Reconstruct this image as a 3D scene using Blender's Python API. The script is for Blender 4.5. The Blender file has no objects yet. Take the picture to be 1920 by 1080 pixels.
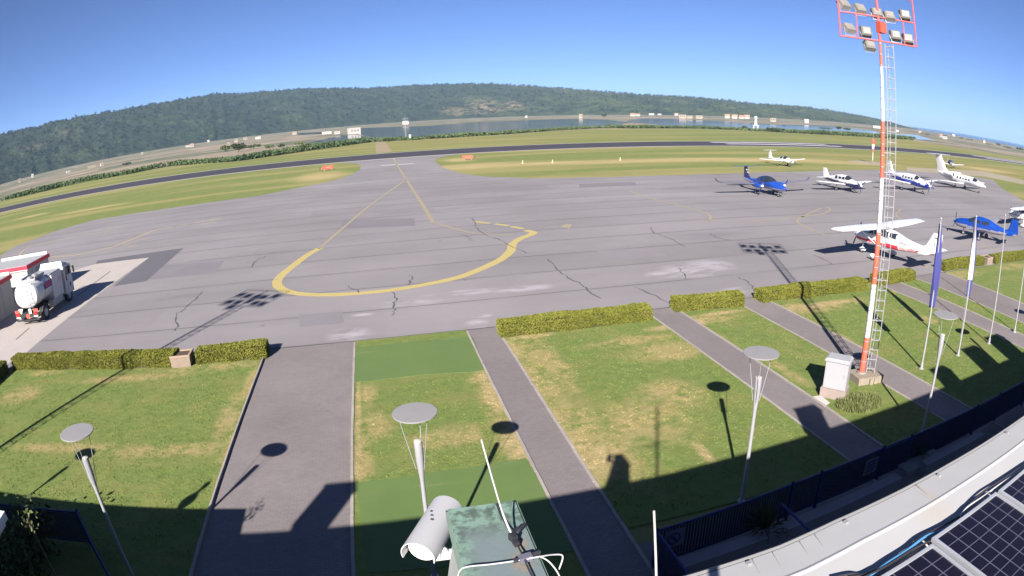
import bpy, bmesh, math, random
import numpy as np
from mathutils import Vector, Matrix
random.seed(7); RNG = np.random.default_rng(11)
SC = bpy.context.scene
COL = SC.collection
R = math.radians
PI = math.pi
CAMH = 10.0

# ------------------------------------------------------------------ lens / survey of the place
# the webcam's lens: theta = A1 r + A3 r^3 + A5 r^5 (r = distance from the middle / half width)
A1, A3, A5 = 0.8089013, -0.0184494, 0.0470764
PITCH, ROLL, YAW = 0.2753321, -0.0357421, 0.2136
def cam2world(x, y, z):
    c, s = math.cos(ROLL), math.sin(ROLL)
    x, y = x*c - y*s, x*s + y*c
    cp, sp = math.cos(PITCH), math.sin(PITCH)
    X, Y, Z = x, -z*cp + y*sp, z*sp + y*cp
    c, s = math.cos(YAW), math.sin(YAW)
    return Vector((X*c + Y*s, -X*s + Y*c, Z))
def ray(px, py):
    u, v = (px-960)/960.0, -(py-540)/960.0
    r = math.hypot(u, v) + 1e-9
    th = A1*r + A3*r**3 + A5*r**5
    s = math.sin(th)/r
    return cam2world(u*s, v*s, -math.cos(th))
def gp(px, py, z=0.0):
    """point of the level plane at height z seen at a place of the survey photograph"""
    d = ray(px, py); t = (CAMH-z)/-d.z
    return Vector((d.x*t, d.y*t, z))
def ht(px, py, base):
    d = ray(px, py)
    return CAMH + d.z/math.hypot(d.x, d.y)*math.hypot(base[0], base[1])
def polar(az, dist, z=0.0):
    return Vector((math.sin(R(az))*dist, math.cos(R(az))*dist, z))
SUN_AZ, SUN_EL = 24.7, 30.0
SHD = Vector((math.sin(R(SUN_AZ)), math.cos(R(SUN_AZ)), 0))/math.tan(R(SUN_EL))  # ground shadow of 1 m

# ------------------------------------------------------------------ materials
class NT:
    def __init__(s, name, rough=0.8, metal=0.0, spec=0.5):
        s.m = bpy.data.materials.new(name); s.m.use_nodes = True
        s.t = s.m.node_tree; s.n = s.t.nodes; s.b = s.n['Principled BSDF']
        s.b.inputs['Roughness'].default_value = rough; s.b.inputs['Metallic'].default_value = metal
        s.b.inputs['Specular IOR Level'].default_value = spec
        s.tc = None
    def L(s, a, b): s.t.links.new(a, b)
    def co(s, scale=(1,1,1), loc=(0,0,0), rot=0.0, gen=False):
        if s.tc is None: s.tc = s.n.new('ShaderNodeTexCoord')
        mp = s.n.new('ShaderNodeMapping'); mp.inputs['Scale'].default_value = scale
        mp.inputs['Location'].default_value = loc; mp.inputs['Rotation'].default_value = (0,0,rot)
        s.L(s.tc.outputs['Generated' if gen else 'Object'], mp.inputs['Vector'])
        return mp.outputs[0]
    def noise(s, scale, vec=None, detail=4.0, rough=0.55, dist=0.0):
        n = s.n.new('ShaderNodeTexNoise'); n.inputs['Scale'].default_value = scale
        n.inputs['Detail'].default_value = detail; n.inputs['Roughness'].default_value = rough
        n.inputs['Distortion'].default_value = dist
        s.L(vec if vec is not None else s.co(), n.inputs['Vector']); return n.outputs['Fac']
    def math(s, op, a, b=None, c=None, clamp=False):
        n = s.n.new('ShaderNodeMath'); n.operation = op; n.use_clamp = clamp
        for i, v in enumerate((a, b, c)):
            if v is None: continue
            if isinstance(v, (int, float)): n.inputs[i].default_value = v
            else: s.L(v, n.inputs[i])
        return n.outputs[0]
    def smooth(s, v, lo, hi):
        n = s.n.new('ShaderNodeMapRange'); n.interpolation_type = 'SMOOTHSTEP'; n.clamp = True
        s.L(v, n.inputs[0]); n.inputs[1].default_value = lo; n.inputs[2].default_value = hi
        return n.outputs[0]
    def mix(s, f, a, b):
        n = s.n.new('ShaderNodeMix'); n.data_type = 'RGBA'
        if isinstance(f, (int, float)): n.inputs[0].default_value = f
        else: s.L(f, n.inputs[0])
        for v, i in ((a, 6), (b, 7)):
            if isinstance(v, (tuple, list)): n.inputs[i].default_value = (*v[:3], 1)
            else: s.L(v, n.inputs[i])
        return n.outputs[2]
    def scale(s, col, f):
        n = s.n.new('ShaderNodeMix'); n.data_type = 'RGBA'; n.blend_type = 'MULTIPLY'; n.inputs[0].default_value = 1
        if isinstance(col, (tuple, list)): n.inputs[6].default_value = (*col[:3], 1)
        else: s.L(col, n.inputs[6])
        cb = s.n.new('ShaderNodeCombineColor')
        for i in range(3): s.L(f, cb.inputs[i])
        s.L(cb.outputs[0], n.inputs[7]); return n.outputs[2]
    def xyz(s, vec=None):
        n = s.n.new('ShaderNodeSeparateXYZ'); s.L(vec if vec is not None else s.co(), n.inputs[0]); return n.outputs
    def blobs(s, ells, soft=0.45):
        """mask that is 1 inside ellipses (x, y, rx, ry) of the ground"""
        out = None
        for (x, y, rx, ry) in ells:
            v = s.co(scale=(1/rx, 1/ry, 0.0), loc=(-x/rx, -y/ry, 0))
            ln = s.n.new('ShaderNodeVectorMath'); ln.operation = 'LENGTH'; s.L(v, ln.inputs[0])
            f = s.smooth(ln.outputs['Value'], 1.0, 1.0-soft)
            out = f if out is None else s.math('MAXIMUM', out, f)
        return out
    def bump(s, h, dist=0.02, strength=0.5):
        n = s.n.new('ShaderNodeBump'); n.inputs['Distance'].default_value = dist; n.inputs['Strength'].default_value = strength
        s.L(h, n.inputs['Height']); s.L(n.outputs[0], s.b.inputs['Normal'])
    def color(s, c):
        if isinstance(c, (tuple, list)): s.b.inputs['Base Color'].default_value = (*c[:3], 1)
        else: s.L(c, s.b.inputs['Base Color'])
        return s

_mc = {}
def flat(name, col, rough=0.6, metal=0.0, var=0.10, vs=3.0, spec=0.4, coat=0.0):
    """plain paint / plastic / metal with a little dirt and unevenness"""
    if name in _mc: return _mc[name]
    k = NT(name, rough, metal, spec)
    n = k.noise(vs, detail=6)
    n2 = k.noise(vs*9, detail=3)
    f = k.math('ADD', k.math('MULTIPLY', n, 2*var), k.math('MULTIPLY_ADD', n2, var*0.8, 1-var*1.4))
    k.color(k.scale(col, f))
    k.L(k.math('MULTIPLY_ADD', n, 0.2, rough-0.1), k.b.inputs['Roughness'])
    if coat: k.b.inputs['Coat Weight'].default_value = coat; k.b.inputs['Coat Roughness'].default_value = 0.08
    _mc[name] = k.m; return k.m

# ------------------------------------------------------------------ mesh building
class MB:
    def __init__(s): s.v = []; s.f = []; s.mi = []; s.cur = 0
    def quad(s, a, b, c, d):
        n = len(s.v); s.v += [tuple(a), tuple(b), tuple(c), tuple(d)]; s.f.append((n, n+1, n+2, n+3)); s.mi.append(s.cur); return s
    def tri(s, a, b, c):
        n = len(s.v); s.v += [tuple(a), tuple(b), tuple(c)]; s.f.append((n, n+1, n+2)); s.mi.append(s.cur); return s
    def box(s, c, d, rz=0.0, taper=1.0):
        """box with middle c, full sizes d; top scaled by taper"""
        n = len(s.v); cs, sn = math.cos(rz), math.sin(rz)
        for z in (-1, 1):
            k = taper if z > 0 else 1.0
            for x, y in ((-1,-1),(1,-1),(1,1),(-1,1)):
                X, Y = x*d[0]/2*k, y*d[1]/2*k
                s.v.append((c[0]+X*cs-Y*sn, c[1]+X*sn+Y*cs, c[2]+z*d[2]/2))
        for f in ((3,2,1,0),(4,5,6,7),(0,1,5,4),(1,2,6,5),(2,3,7,6),(3,0,4,7)):
            s.f.append(tuple(n+i for i in f)); s.mi.append(s.cur)
        return s
    def prism(s, poly, z0, z1):
        n = len(s.v); m = len(poly)
        s.v += [(p[0], p[1], z0) for p in poly] + [(p[0], p[1], z1) for p in poly]
        a = sum(poly[i][0]*poly[(i+1)%m][1]-poly[(i+1)%m][0]*poly[i][1] for i in range(m))
        top = [n+m+i for i in range(m)]; bot = [n+i for i in range(m)]
        if a < 0: top = top[::-1]
        else: bot = bot[::-1]
        s.f += [tuple(top), tuple(bot)]; s.mi += [s.cur]*2
        for i in range(m):
            j = (i+1) % m
            q = (n+i, n+j, n+m+j, n+m+i)
            s.f.append(q if a > 0 else q[::-1]); s.mi.append(s.cur)
        return s
    def rings(s, rs, cap=True, closed=False):
        n = len(s.v); m = len(rs[0])
        for r in rs: s.v += [tuple(p) for p in r]
        k = len(rs)
        for i in range(k-1 + (1 if closed else 0)):
            a, b = n+i*m, n+((i+1) % k)*m
            for j in range(m):
                jj = (j+1) % m
                s.f.append((a+j, a+jj, b+jj, b+j)); s.mi.append(s.cur)
        if cap and not closed:
            s.f.append(tuple(n+j for j in range(m))[::-1]); s.f.append(tuple(n+(k-1)*m+j for j in range(m))); s.mi += [s.cur]*2
        return s
    def tube(s, pts, r, seg=8, cap=True):
        pts = [Vector(p) for p in pts]; k = len(pts)
        rr = r if isinstance(r, (list, tuple)) else [r]*k
        rs = []; ref = None
        for i, p in enumerate(pts):
            t = (pts[min(i+1, k-1)] - pts[max(i-1, 0)]).normalized()
            if ref is None: ref = Vector((0,0,1)) if abs(t.z) < 0.9 else Vector((1,0,0))
            u = (ref - t*ref.dot(t)).normalized(); w = t.cross(u); ref = u
            rs.append([p + (u*math.cos(2*PI*j/seg) + w*math.sin(2*PI*j/seg))*rr[i] for j in range(seg)])
        return s.rings(rs, cap)
    def cyl(s, a, b, r0, r1=None, seg=16): return s.tube([a, b], [r0, r0 if r1 is None else r1], seg)
    def lathe(s, prof, c=(0,0,0), seg=24):
        """profile of (radius, z)"""
        return s.rings([[(c[0]+r*math.cos(2*PI*j/seg), c[1]+r*math.sin(2*PI*j/seg), c[2]+z) for j in range(seg)] for r, z in prof])
    def ball(s, c, r, seg=12, n=8):
        rx, ry, rz = (r, r, r) if isinstance(r, (int, float)) else r
        return s.rings([[(c[0]+rx*math.sin(PI*i/n)*math.cos(2*PI*j/seg), c[1]+ry*math.sin(PI*i/n)*math.sin(2*PI*j/seg), c[2]-rz*math.cos(PI*i/n)) for j in range(seg)] for i in range(n+1)], cap=False)
    def build(s, name, mats, parent=None, smooth=35, loc=None):
        me = bpy.data.meshes.new(name); me.from_pydata(s.v, [], s.f); me.update()
        for m in (mats if isinstance(mats, (list, tuple)) else [mats]): me.materials.append(m)
        if any(s.mi): me.polygons.foreach_set('material_index', s.mi)
        if smooth:
            me.polygons.foreach_set('use_smooth', [True]*len(me.polygons))
            try: me.set_sharp_from_angle(angle=R(smooth))
            except Exception: pass
        o = bpy.data.objects.new(name, me); COL.objects.link(o)
        if parent is not None: o.parent = parent
        if loc is not None: o.location = loc
        return o

def tag(o, label, cat, group=None, kind=None):
    o['label'] = label; o['category'] = cat
    if group: o['group'] = group
    if kind: o['kind'] = kind
    return o
def thing(name, label, cat, loc=(0,0,0), rz=0.0, group=None):
    o = bpy.data.objects.new(name, None); COL.objects.link(o)
    o.empty_display_size = 0.3; o.location = loc; o.rotation_euler = (0, 0, rz)
    return tag(o, label, cat, group)
def struct(name, mb, mats, smooth=0):
    o = mb.build(name, mats, smooth=smooth); o['kind'] = 'structure'; return o
def dup(root, loc, rz=None, label=None):
    r = root.copy(); COL.objects.link(r); r.location = loc
    if rz is not None: r.rotation_euler = (0, 0, rz)
    if label: r['label'] = label
    for ch in list(root.children):
        c = ch.copy(); COL.objects.link(c); c.parent = r
        for g in list(ch.children):
            d = g.copy(); COL.objects.link(d); d.parent = c
    return r

def catmull(pts, n=6):
    pts = [Vector(p) for p in pts]; out = []
    for i in range(len(pts)-1):
        p0 = pts[max(i-1, 0)]; p1 = pts[i]; p2 = pts[i+1]; p3 = pts[min(i+2, len(pts)-1)]
        for k in range(n):
            t = k/n
            out.append(0.5*((2*p1) + (p2-p0)*t + (2*p0-5*p1+4*p2-p3)*t*t + (3*p1-p0-3*p2+p3)*t**3))
    out.append(pts[-1]); return out
def ribbon(mb, pts, w, z, jag=0.0):
    pts = [Vector((p[0], p[1], 0)) for p in pts]; n = len(mb.v); k = len(pts)
    for i, p in enumerate(pts):
        t = (pts[min(i+1, k-1)] - pts[max(i-1, 0)]).normalized(); q = Vector((-t.y, t.x, 0))
        ww = (w[i] if isinstance(w, (list, tuple)) else w)*(1 + jag*random.uniform(-1, 1))
        mb.v += [tuple(p+q*ww/2+Vector((0,0,z))), tuple(p-q*ww/2+Vector((0,0,z)))]
    for i in range(k-1):
        a = n+2*i; mb.f.append((a+1, a+3, a+2, a)); mb.mi.append(mb.cur)
def sheet(name, poly, z, mat):
    """flat polygon, fan-free: one n-gon"""
    from mathutils.geometry import tessellate_polygon
    a = sum(poly[i][0]*poly[(i+1) % len(poly)][1]-poly[(i+1) % len(poly)][0]*poly[i][1] for i in range(len(poly)))
    P = [Vector((p[0], p[1], z)) for p in poly]
    if a < 0: P = P[::-1]
    F = []
    for t in tessellate_polygon([P]):
        u, v, q = (P[i] for i in t)
        F.append(tuple(t) if (v-u).cross(q-u).z > 0 else tuple(t)[::-1])
    me = bpy.data.meshes.new(name); me.from_pydata([tuple(p) for p in P], [], F); me.update(); me.materials.append(mat)
    o = bpy.data.objects.new(name, me); COL.objects.link(o); o['kind'] = 'structure'; return o

# value noise used for terrain and foliage
def vnoise(x, y, seed=0):
    xi = np.floor(x).astype(np.int64); yi = np.floor(y).astype(np.int64)
    fx = x-xi; fy = y-yi; fx = fx*fx*(3-2*fx); fy = fy*fy*(3-2*fy)
    def h(a, b):
        n = (a*374761393 + b*668265263 + seed*1442695041) & 0xFFFFFFFF
        n = ((n ^ (n >> 13))*1274126177) & 0xFFFFFFFF
        return ((n ^ (n >> 16)) & 0xFFFF)/65535.0
    return (h(xi, yi)*(1-fx)+h(xi+1, yi)*fx)*(1-fy) + (h(xi, yi+1)*(1-fx)+h(xi+1, yi+1)*fx)*fy
def grid_mesh(name, V, mats, smooth=True, mi=None):
    """V: array rows x cols x 3"""
    r, c = V.shape[:2]; me = bpy.data.meshes.new(name)
    me.vertices.add(r*c); me.vertices.foreach_set('co', V.reshape(-1).astype(np.float32))
    idx = np.arange(r*c).reshape(r, c)
    q = np.stack([idx[:-1,:-1], idx[:-1,1:], idx[1:,1:], idx[1:,:-1]], -1).reshape(-1)
    nf = (r-1)*(c-1)
    me.loops.add(nf*4); me.loops.foreach_set('vertex_index', q.astype(np.int32))
    me.polygons.add(nf); me.polygons.foreach_set('loop_start', np.arange(0, nf*4, 4, dtype=np.int32))
    me.polygons.foreach_set('use_smooth', np.full(nf, smooth))
    me.update(calc_edges=True); me.validate()
    for m in mats: me.materials.append(m)
    o = bpy.data.objects.new(name, me); COL.objects.link(o); return o
def leaf_cards(C, size, flatness=0.0, jitter=0.35):
    """C: n x 3 centres -> verts/faces of randomly turned leaf clumps (bent quads)"""
    n = len(C); a = RNG.normal(size=(n, 3)); a /= np.linalg.norm(a, axis=1, keepdims=True)
    b = RNG.normal(size=(n, 3)); b -= a*(a*b).sum(1, keepdims=True); b /= np.linalg.norm(b, axis=1, keepdims=True)
    s = size*(1+jitter*RNG.uniform(-1, 1, size=(n, 1)))
    P = np.stack([C-a*s, C-b*s*0.55, C+a*s, C+b*s*0.55], 1).reshape(-1, 3)
    return P
def cards_obj(name, P, mat, parent=None):
    n = len(P)//4; me = bpy.data.meshes.new(name)
    me.vertices.add(n*4); me.vertices.foreach_set('co', P.reshape(-1).astype(np.float32))
    me.loops.add(n*4); me.loops.foreach_set('vertex_index', np.arange(n*4, dtype=np.int32))
    me.polygons.add(n); me.polygons.foreach_set('loop_start', np.arange(0, n*4, 4, dtype=np.int32))
    me.update(calc_edges=True)
    me.materials.append(mat)
    o = bpy.data.objects.new(name, me); COL.objects.link(o)
    if parent is not None: o.parent = parent
    return o
# ------------------------------------------------------------------ camera, sky, sun, air
cam = bpy.data.cameras.new('webcam'); camo = bpy.data.objects.new('webcam', cam); COL.objects.link(camo)
ax = [cam2world(1,0,0), cam2world(0,1,0), cam2world(0,0,1)]
camo.matrix_world = Matrix(((ax[0].x, ax[1].x, ax[2].x, 0), (ax[0].y, ax[1].y, ax[2].y, 0), (ax[0].z, ax[1].z, ax[2].z, CAMH), (0,0,0,1)))
cam.type = 'PANO'; cam.panorama_type = 'FISHEYE_LENS_POLYNOMIAL'
cam.sensor_fit = 'HORIZONTAL'; cam.sensor_width = 36.0
cam.fisheye_fov = R(180)
kk = (0.0, 0.0446106034, 0.000147868348, -2.45671356e-05, 1.23925540e-06)
for i, k in enumerate(kk): setattr(cam, 'fisheye_polynomial_k%d' % i, -k)
cam.clip_start = 0.05; cam.clip_end = 60000
SC.camera = camo

w = bpy.data.worlds.new('World'); SC.world = w; w.use_nodes = True
nt = w.node_tree; bg = nt.nodes['Background']
sky = nt.nodes.new('ShaderNodeTexSky'); sky.sky_type = 'NISHITA'; sky.sun_disc = False
sky.sun_elevation = R(SUN_EL); sky.sun_rotation = R(SUN_AZ+180); sky.altitude = 400
sky.air_density = 0.5; sky.dust_density = 0.40; sky.ozone_density = 6.5
wb = nt.nodes.new('ShaderNodeMix'); wb.data_type = 'RGBA'; wb.blend_type = 'MULTIPLY'; wb.inputs[0].default_value = 1; wb.inputs[7].default_value = (0.93, 0.89, 1.0, 1)
nt.links.new(sky.outputs[0], wb.inputs[6]); nt.links.new(wb.outputs[2], bg.inputs[0]); bg.inputs[1].default_value = 0.05
sl = bpy.data.lights.new('sun', 'SUN'); sl.energy = 5.0; sl.angle = R(0.53); sl.color = (1.0, 0.93, 0.86)
so = bpy.data.objects.new('sun', sl); COL.objects.link(so)
sd = Vector((math.sin(R(SUN_AZ))*math.cos(R(SUN_EL)), math.cos(R(SUN_AZ))*math.cos(R(SUN_EL)), -math.sin(R(SUN_EL))))
so.rotation_euler = sd.to_track_quat('-Z', 'Y').to_euler(); so.location = (-40, -80, 80)
SC.view_settings.view_transform = 'Standard'; SC.view_settings.look = 'None'
SC.view_settings.exposure = 1.5; SC.view_settings.gamma = 1.0

HAZE = 0.00009
if HAZE:
    mb = MB().box((0, 0, 139.0), (27000, 27000, 282.0))
    hz = bpy.data.materials.new('haze_air'); hz.use_nodes = True
    n = hz.node_tree.nodes; n.remove(n['Principled BSDF'])
    pv = n.new('ShaderNodeVolumePrincipled'); pv.inputs['Color'].default_value = (0.46, 0.70, 1.0, 1)
    pv.inputs['Density'].default_value = HAZE; pv.inputs['Anisotropy'].default_value = 0.0
    hz.node_tree.links.new(pv.outputs[0], n['Material Output'].inputs['Volume'])
    o = mb.build('haze', hz, smooth=0); o['kind'] = 'stuff'; o['label'] = 'thin summer haze over the airfield and hills'; o['category'] = 'haze'

# ------------------------------------------------------------------ ground materials
def mat_salt_flat():
    k = NT('salt_flat', 0.9)
    v = k.co(scale=(0.0035, 0.016, 1))
    n1 = k.noise(1.0, v, 6, 0.6); n2 = k.noise(0.02, detail=5)
    c = k.mix(k.smooth(n1, 0.40, 0.55), (0.215, 0.170, 0.120), (0.080, 0.094, 0.045))
    c = k.mix(k.smooth(n2, 0.5, 0.66), c, (0.30, 0.235, 0.16))
    k.color(c); return k.m
def mat_airfield():
    k = NT('airfield_grass', 0.95, spec=0.15)
    st = k.noise(1.0, k.co(scale=(0.010, 0.085, 1)), 5, 0.6)
    big = k.noise(0.006, detail=4)
    fine = k.noise(0.5, detail=5, rough=0.7)
    g = k.mix(k.smooth(fine, 0.3, 0.75), (0.118, 0.150, 0.042), (0.162, 0.180, 0.058))
    g = k.mix(k.smooth(st, 0.44, 0.62), g, (0.225, 0.205, 0.080))
    X = k.xyz(k.co())
    east = k.smooth(X[0], 60, 150); south = k.smooth(X[1], 160, 110)
    s2 = k.math('MULTIPLY', k.smooth(big, 0.38, 0.6), k.math('MAXIMUM', k.math('MULTIPLY', east, south), k.math('MULTIPLY', k.smooth(X[1], 195, 240), 0.5)))
    g = k.mix(k.math('MULTIPLY', s2, 0.7), g, (0.235, 0.190, 0.070))
    # straw bands left by mowing and the dry verge beside the taxiway
    p = [gp(890,312), gp(1000,307), gp(1160,302), gp(1300,299), gp(1450,300), gp(600,330), gp(860,300), gp(1600,306), gp(1850,318), gp(60,405), gp(170,392), gp(1060,304), gp(1230,301)]
    r = [(16,10), (22,6), (26,7), (30,8), (32,9), (8,16), (5,9), (22,6), (26,9), (8,3.5), (14,3.2), (18,4), (22,5)]
    m = k.blobs([(q.x, q.y, *e) for q, e in zip(p, r)], 0.8)
    m = k.math('MULTIPLY', m, k.smooth(k.noise(0.09, k.co(scale=(0.35, 1, 1)), 5, 0.7), 0.22, 0.50))
    g = k.mix(k.math('MULTIPLY', m, 0.95), g, (0.330, 0.265, 0.125))
    d = k.math('MULTIPLY', k.smooth(k.noise(0.03, k.co(scale=(0.3, 1, 1)), 6, 0.65), 0.55, 0.72), 0.55)
    g = k.mix(d, g, (0.075, 0.098, 0.026))
    k.color(g); k.bump(fine, 0.25, 0.6); return k.m
def mat_apron():
    k = NT('apron_asphalt', 0.88, spec=0.3)
    X = k.xyz(k.co())
    wob = k.math('MULTIPLY_ADD', k.noise(0.08, detail=3), 0.5, -0.25)
    y = k.math('DIVIDE', k.math('ADD', k.math('SUBTRACT', X[1], 28.2), wob), 4.65)
    lane = k.math('FLOOR', y); fr = k.math('FRACT', y)
    wn = k.n.new('ShaderNodeTexWhiteNoise'); wn.noise_dimensions = '2D'
    cb = k.n.new('ShaderNodeCombineXYZ'); k.L(lane, cb.inputs[0])
    sec = k.math('FLOOR', k.math('MULTIPLY', k.math('ADD', X[0], k.math('MULTIPLY', lane, 13.7)), 1/58.0)); k.L(sec, cb.inputs[1])
    k.L(cb.outputs[0], wn.inputs[0])
    big = k.noise(0.045, detail=6, rough=0.6); mid = k.noise(0.30, k.co(scale=(0.35, 1, 1)), 6, 0.7); fine = k.noise(9.0, detail=3)
    c = k.mix(k.smooth(big, 0.3, 0.7), (0.170, 0.159, 0.163), (0.212, 0.198, 0.204))
    f = k.math('MULTIPLY_ADD', wn.outputs['Value'], 0.11, 0.945)
    f = k.math('MULTIPLY', f, k.math('MULTIPLY_ADD', mid, 0.30, 0.85))
    f = k.math('MULTIPLY', f, k.math('MULTIPLY_ADD', fine, 0.16, 0.92))
    # edges of every paving lane are a little darker, the joint itself is a dark seam that fades in and out
    e = k.math('MINIMUM', fr, k.math('SUBTRACT', 1.0, fr))
    f = k.math('MULTIPLY', f, k.math('MULTIPLY_ADD', k.smooth(e, 0.0, 0.13), 0.06, 0.94))
    seam = k.math('MULTIPLY', k.smooth(e, 0.017, 0.006), k.smooth(k.noise(0.10, detail=4), 0.28, 0.48))
    f = k.math('MULTIPLY', f, k.math('MULTIPLY_ADD', seam, -0.5, 1.0))
    c = k.scale(c, f)
    # bleached, efflorescent spots and oily ones
    P = [(770,568,2.2,.9),(870,549,3.0,.8),(985,541,2.7,.8),(735,570,1.6,.6),(895,607,.8,.9),(905,592,.7,.4),(655,628,1.4,1.5),(1295,507,2.6,2.4),(1330,498,2.6,2.0),(1245,515,1.6,1.2),(760,637,3.6,.30),(700,643,1.6,.3),(840,628,2.0,.3),(1390,545,2.0,1.0),(680,590,.8,.35),(1395,590,.7,.5)]
    m = k.blobs([(*gp(a, b)[:2], rx, ry) for a, b, rx, ry in P], 0.7)
    m = k.math('MULTIPLY', m, k.smooth(k.noise(0.9, k.co(scale=(0.45, 1, 1)), 6, 0.65), 0.40, 0.58))
    c = k.mix(k.math('MULTIPLY', m, 0.8), c, (0.315, 0.295, 0.315))
    P = [(1240,352,9,4),(1150,375,12,3),(1430,352,6,2.5),(1580,350,6,2.5),(1690,350,6,2.5),(1330,440,6,2),(800,395,14,3),(300,560,6,1),(130,590,4,2),(250,440,12,4),(690,330,5,14)]
    m = k.blobs([(*gp(a, b)[:2], rx, ry) for a, b, rx, ry in P], 0.9)
    m = k.math('MULTIPLY', m, k.smooth(k.noise(0.25, k.co(scale=(0.5, 1, 1)), 6, 0.7), 0.42, 0.66))
    c = k.mix(k.math('MULTIPLY', m, 0.38), c, (0.090, 0.086, 0.098))
    # faint tyre arcs and small oil drips
    tyre = k.noise(1.0, k.co(scale=(0.02, 0.9, 1), rot=0.35), 3, 0.5); tm = k.math('MULTIPLY', k.smooth(tyre, 0.60, 0.66), k.smooth(k.noise(0.02, detail=3), 0.5, 0.65))
    c = k.mix(k.math('MULTIPLY', tm, 0.16), c, (0.07, 0.068, 0.075))
    dr = k.smooth(k.noise(1.3, detail=2, rough=.4), 0.735, 0.77)
    c = k.mix(k.math('MULTIPLY', dr, 0.45), c, (0.075, 0.072, 0.08))
    k.color(c); k.bump(fine, 0.004, 0.5); return k.m
def mat_asphalt(name, col, var=0.2, sc=0.4, st=(1,1,1)):
    k = NT(name, 0.88, spec=0.3)
    n = k.noise(sc, k.co(scale=st), 6, 0.65); f = k.noise(11.0, detail=3)
    k.color(k.scale(col, k.math('MULTIPLY', k.math('MULTIPLY_ADD', n, 2*var, 1-var), k.math('MULTIPLY_ADD', f, 0.24, 0.88))))
    k.bump(f, 0.004, 0.5); return k.m
def mat_pavers():
    k = NT('path_pavers', 0.9, spec=0.25)
    br = k.n.new('ShaderNodeTexBrick'); br.inputs['Scale'].default_value = 1.0
    br.inputs['Brick Width'].default_value = 0.22; br.inputs['Row Height'].default_value = 0.11; br.inputs['Mortar Size'].default_value = 0.006
    k.L(k.co(), br.inputs['Vector'])
    br.inputs['Color1'].default_value = (0.165, 0.146, 0.146, 1); br.inputs['Color2'].default_value = (0.180, 0.160, 0.159, 1); br.inputs['Mortar'].default_value = (0.135, 0.120, 0.12, 1)
    n = k.noise(0.35, detail=6, rough=0.65); f = k.noise(6, detail=3)
    k.color(k.scale(br.outputs[0], k.math('MULTIPLY', k.math('MULTIPLY', k.math('MULTIPLY_ADD', n, 0.4, 0.8), k.math('MULTIPLY_ADD', k.smooth(k.noise(0.16, detail=6, rough=.6), .35, .7), 0.16, 0.90)), k.math('MULTIPLY_ADD', f, 0.2, 0.9)))); return k.m
def mat_lawn():
    k = NT('lawn_grass', 0.95, spec=0.15)
    a = k.noise(0.55, detail=6, rough=0.62); b = k.noise(2.6, detail=5, rough=0.7); fine = k.noise(16.0, detail=4, rough=0.75)
    st = k.noise(1.0, k.co(scale=(0.13, 0.75, 1)), 4)
    g = k.mix(k.smooth(b, 0.30, 0.70), (0.100, 0.142, 0.036), (0.140, 0.178, 0.050))
    g = k.mix(k.math('MULTIPLY', k.smooth(a, 0.46, 0.68), 0.5), g, (0.185, 0.178, 0.060))
    g = k.mix(k.math('MULTIPLY', k.smooth(st, 0.52, 0.70), 0.35), g, (0.195, 0.175, 0.066))
    # dried-out places
    P = [(985,640,1.3,1.8),(1010,720,1.3,3.2),(1080,800,1.6,3.5),(1130,850,2.2,2.6),(1180,640,3.2,.8),(1250,660,2.4,1.6),(1210,790,2.4,2.4),(1260,740,1.8,1.8),
         (930,760,.75,3.6),(960,830,.8,1.6),(700,800,1.0,1.6),(850,820,2.2,1.0),(690,740,.5,1.5),(900,712,.7,.5),
         (1330,600,2.4,.8),(1290,600,1.2,.6),(1550,575,4.5,1.1),(1480,575,1.6,.6),(330,845,4.5,.7),(120,840,4,.6),(400,690,3.6,.7),(250,710,5,.6),(40,740,2.0,1.6),(430,780,.6,3),(90,700,2,.6),
         (1800,515,4.5,1.3),(1900,500,4,1.2),(1690,545,2.2,.8),(1700,520,3,.6),(1740,600,1.0,1.0),(1590,760,.5,.4),(1060,870,1,.6),(1040,690,.9,4),(680,870,.5,3),(1000,660,1.0,2.4),(960,790,.8,2.6),(470,720,.45,3),(430,850,.45,3),(1350,640,.6,3),(1480,700,.5,2),(1560,625,.5,3)]
    m = k.blobs([(*gp(x, y)[:2], rx, ry) for x, y, rx, ry in P], 0.75)
    m = k.math('MULTIPLY', m, k.smooth(k.math('ADD', k.math('MULTIPLY', a, 0.6), k.math('MULTIPLY', b, 0.4)), 0.36, 0.55))
    g = k.mix(k.math('MULTIPLY', m, 0.92), g, k.mix(k.smooth(b, 0.30, 0.70), (0.225, 0.195, 0.078), (0.300, 0.240, 0.110)))
    E_ = [(960,660,.55,1.6),(985,720,.6,2.2),(1030,790,.6,2.4),(1085,860,.7,2.2),(1130,860,1.1,1.4),(925,740,.5,2.6),(965,830,.6,2.2),(905,705,.45,.9),(1250,615,1.6,.5),(1000,630,1.4,.5),(672,760,.16,3.5),(672,850,.16,2.5),(1350,588,2.2,.4),(1540,572,4.5,.6),(1310,605,.9,.6),(1320,850,.3,1.0)]
    me_ = k.math('MULTIPLY', k.blobs([(*gp(x, y)[:2], rx, ry) for x, y, rx, ry in E_], 0.8), k.smooth(b, 0.22, 0.42))
    g = k.mix(k.math('MULTIPLY', me_, 0.9), g, k.mix(k.smooth(b, 0.35, 0.65), (0.255, 0.205, 0.095), (0.345, 0.270, 0.140)))
    d = k.smooth(k.noise(1.1, detail=6, rough=0.7), 0.60, 0.74)
    g = k.mix(k.math('MULTIPLY', d, 0.5), g, (0.078, 0.118, 0.034))
    g = k.scale(g, k.math('MULTIPLY_ADD', fine, 0.5, 0.78))
    k.color(g); k.bump(k.math('ADD', fine, b), 0.05, 0.7); return k.m
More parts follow.
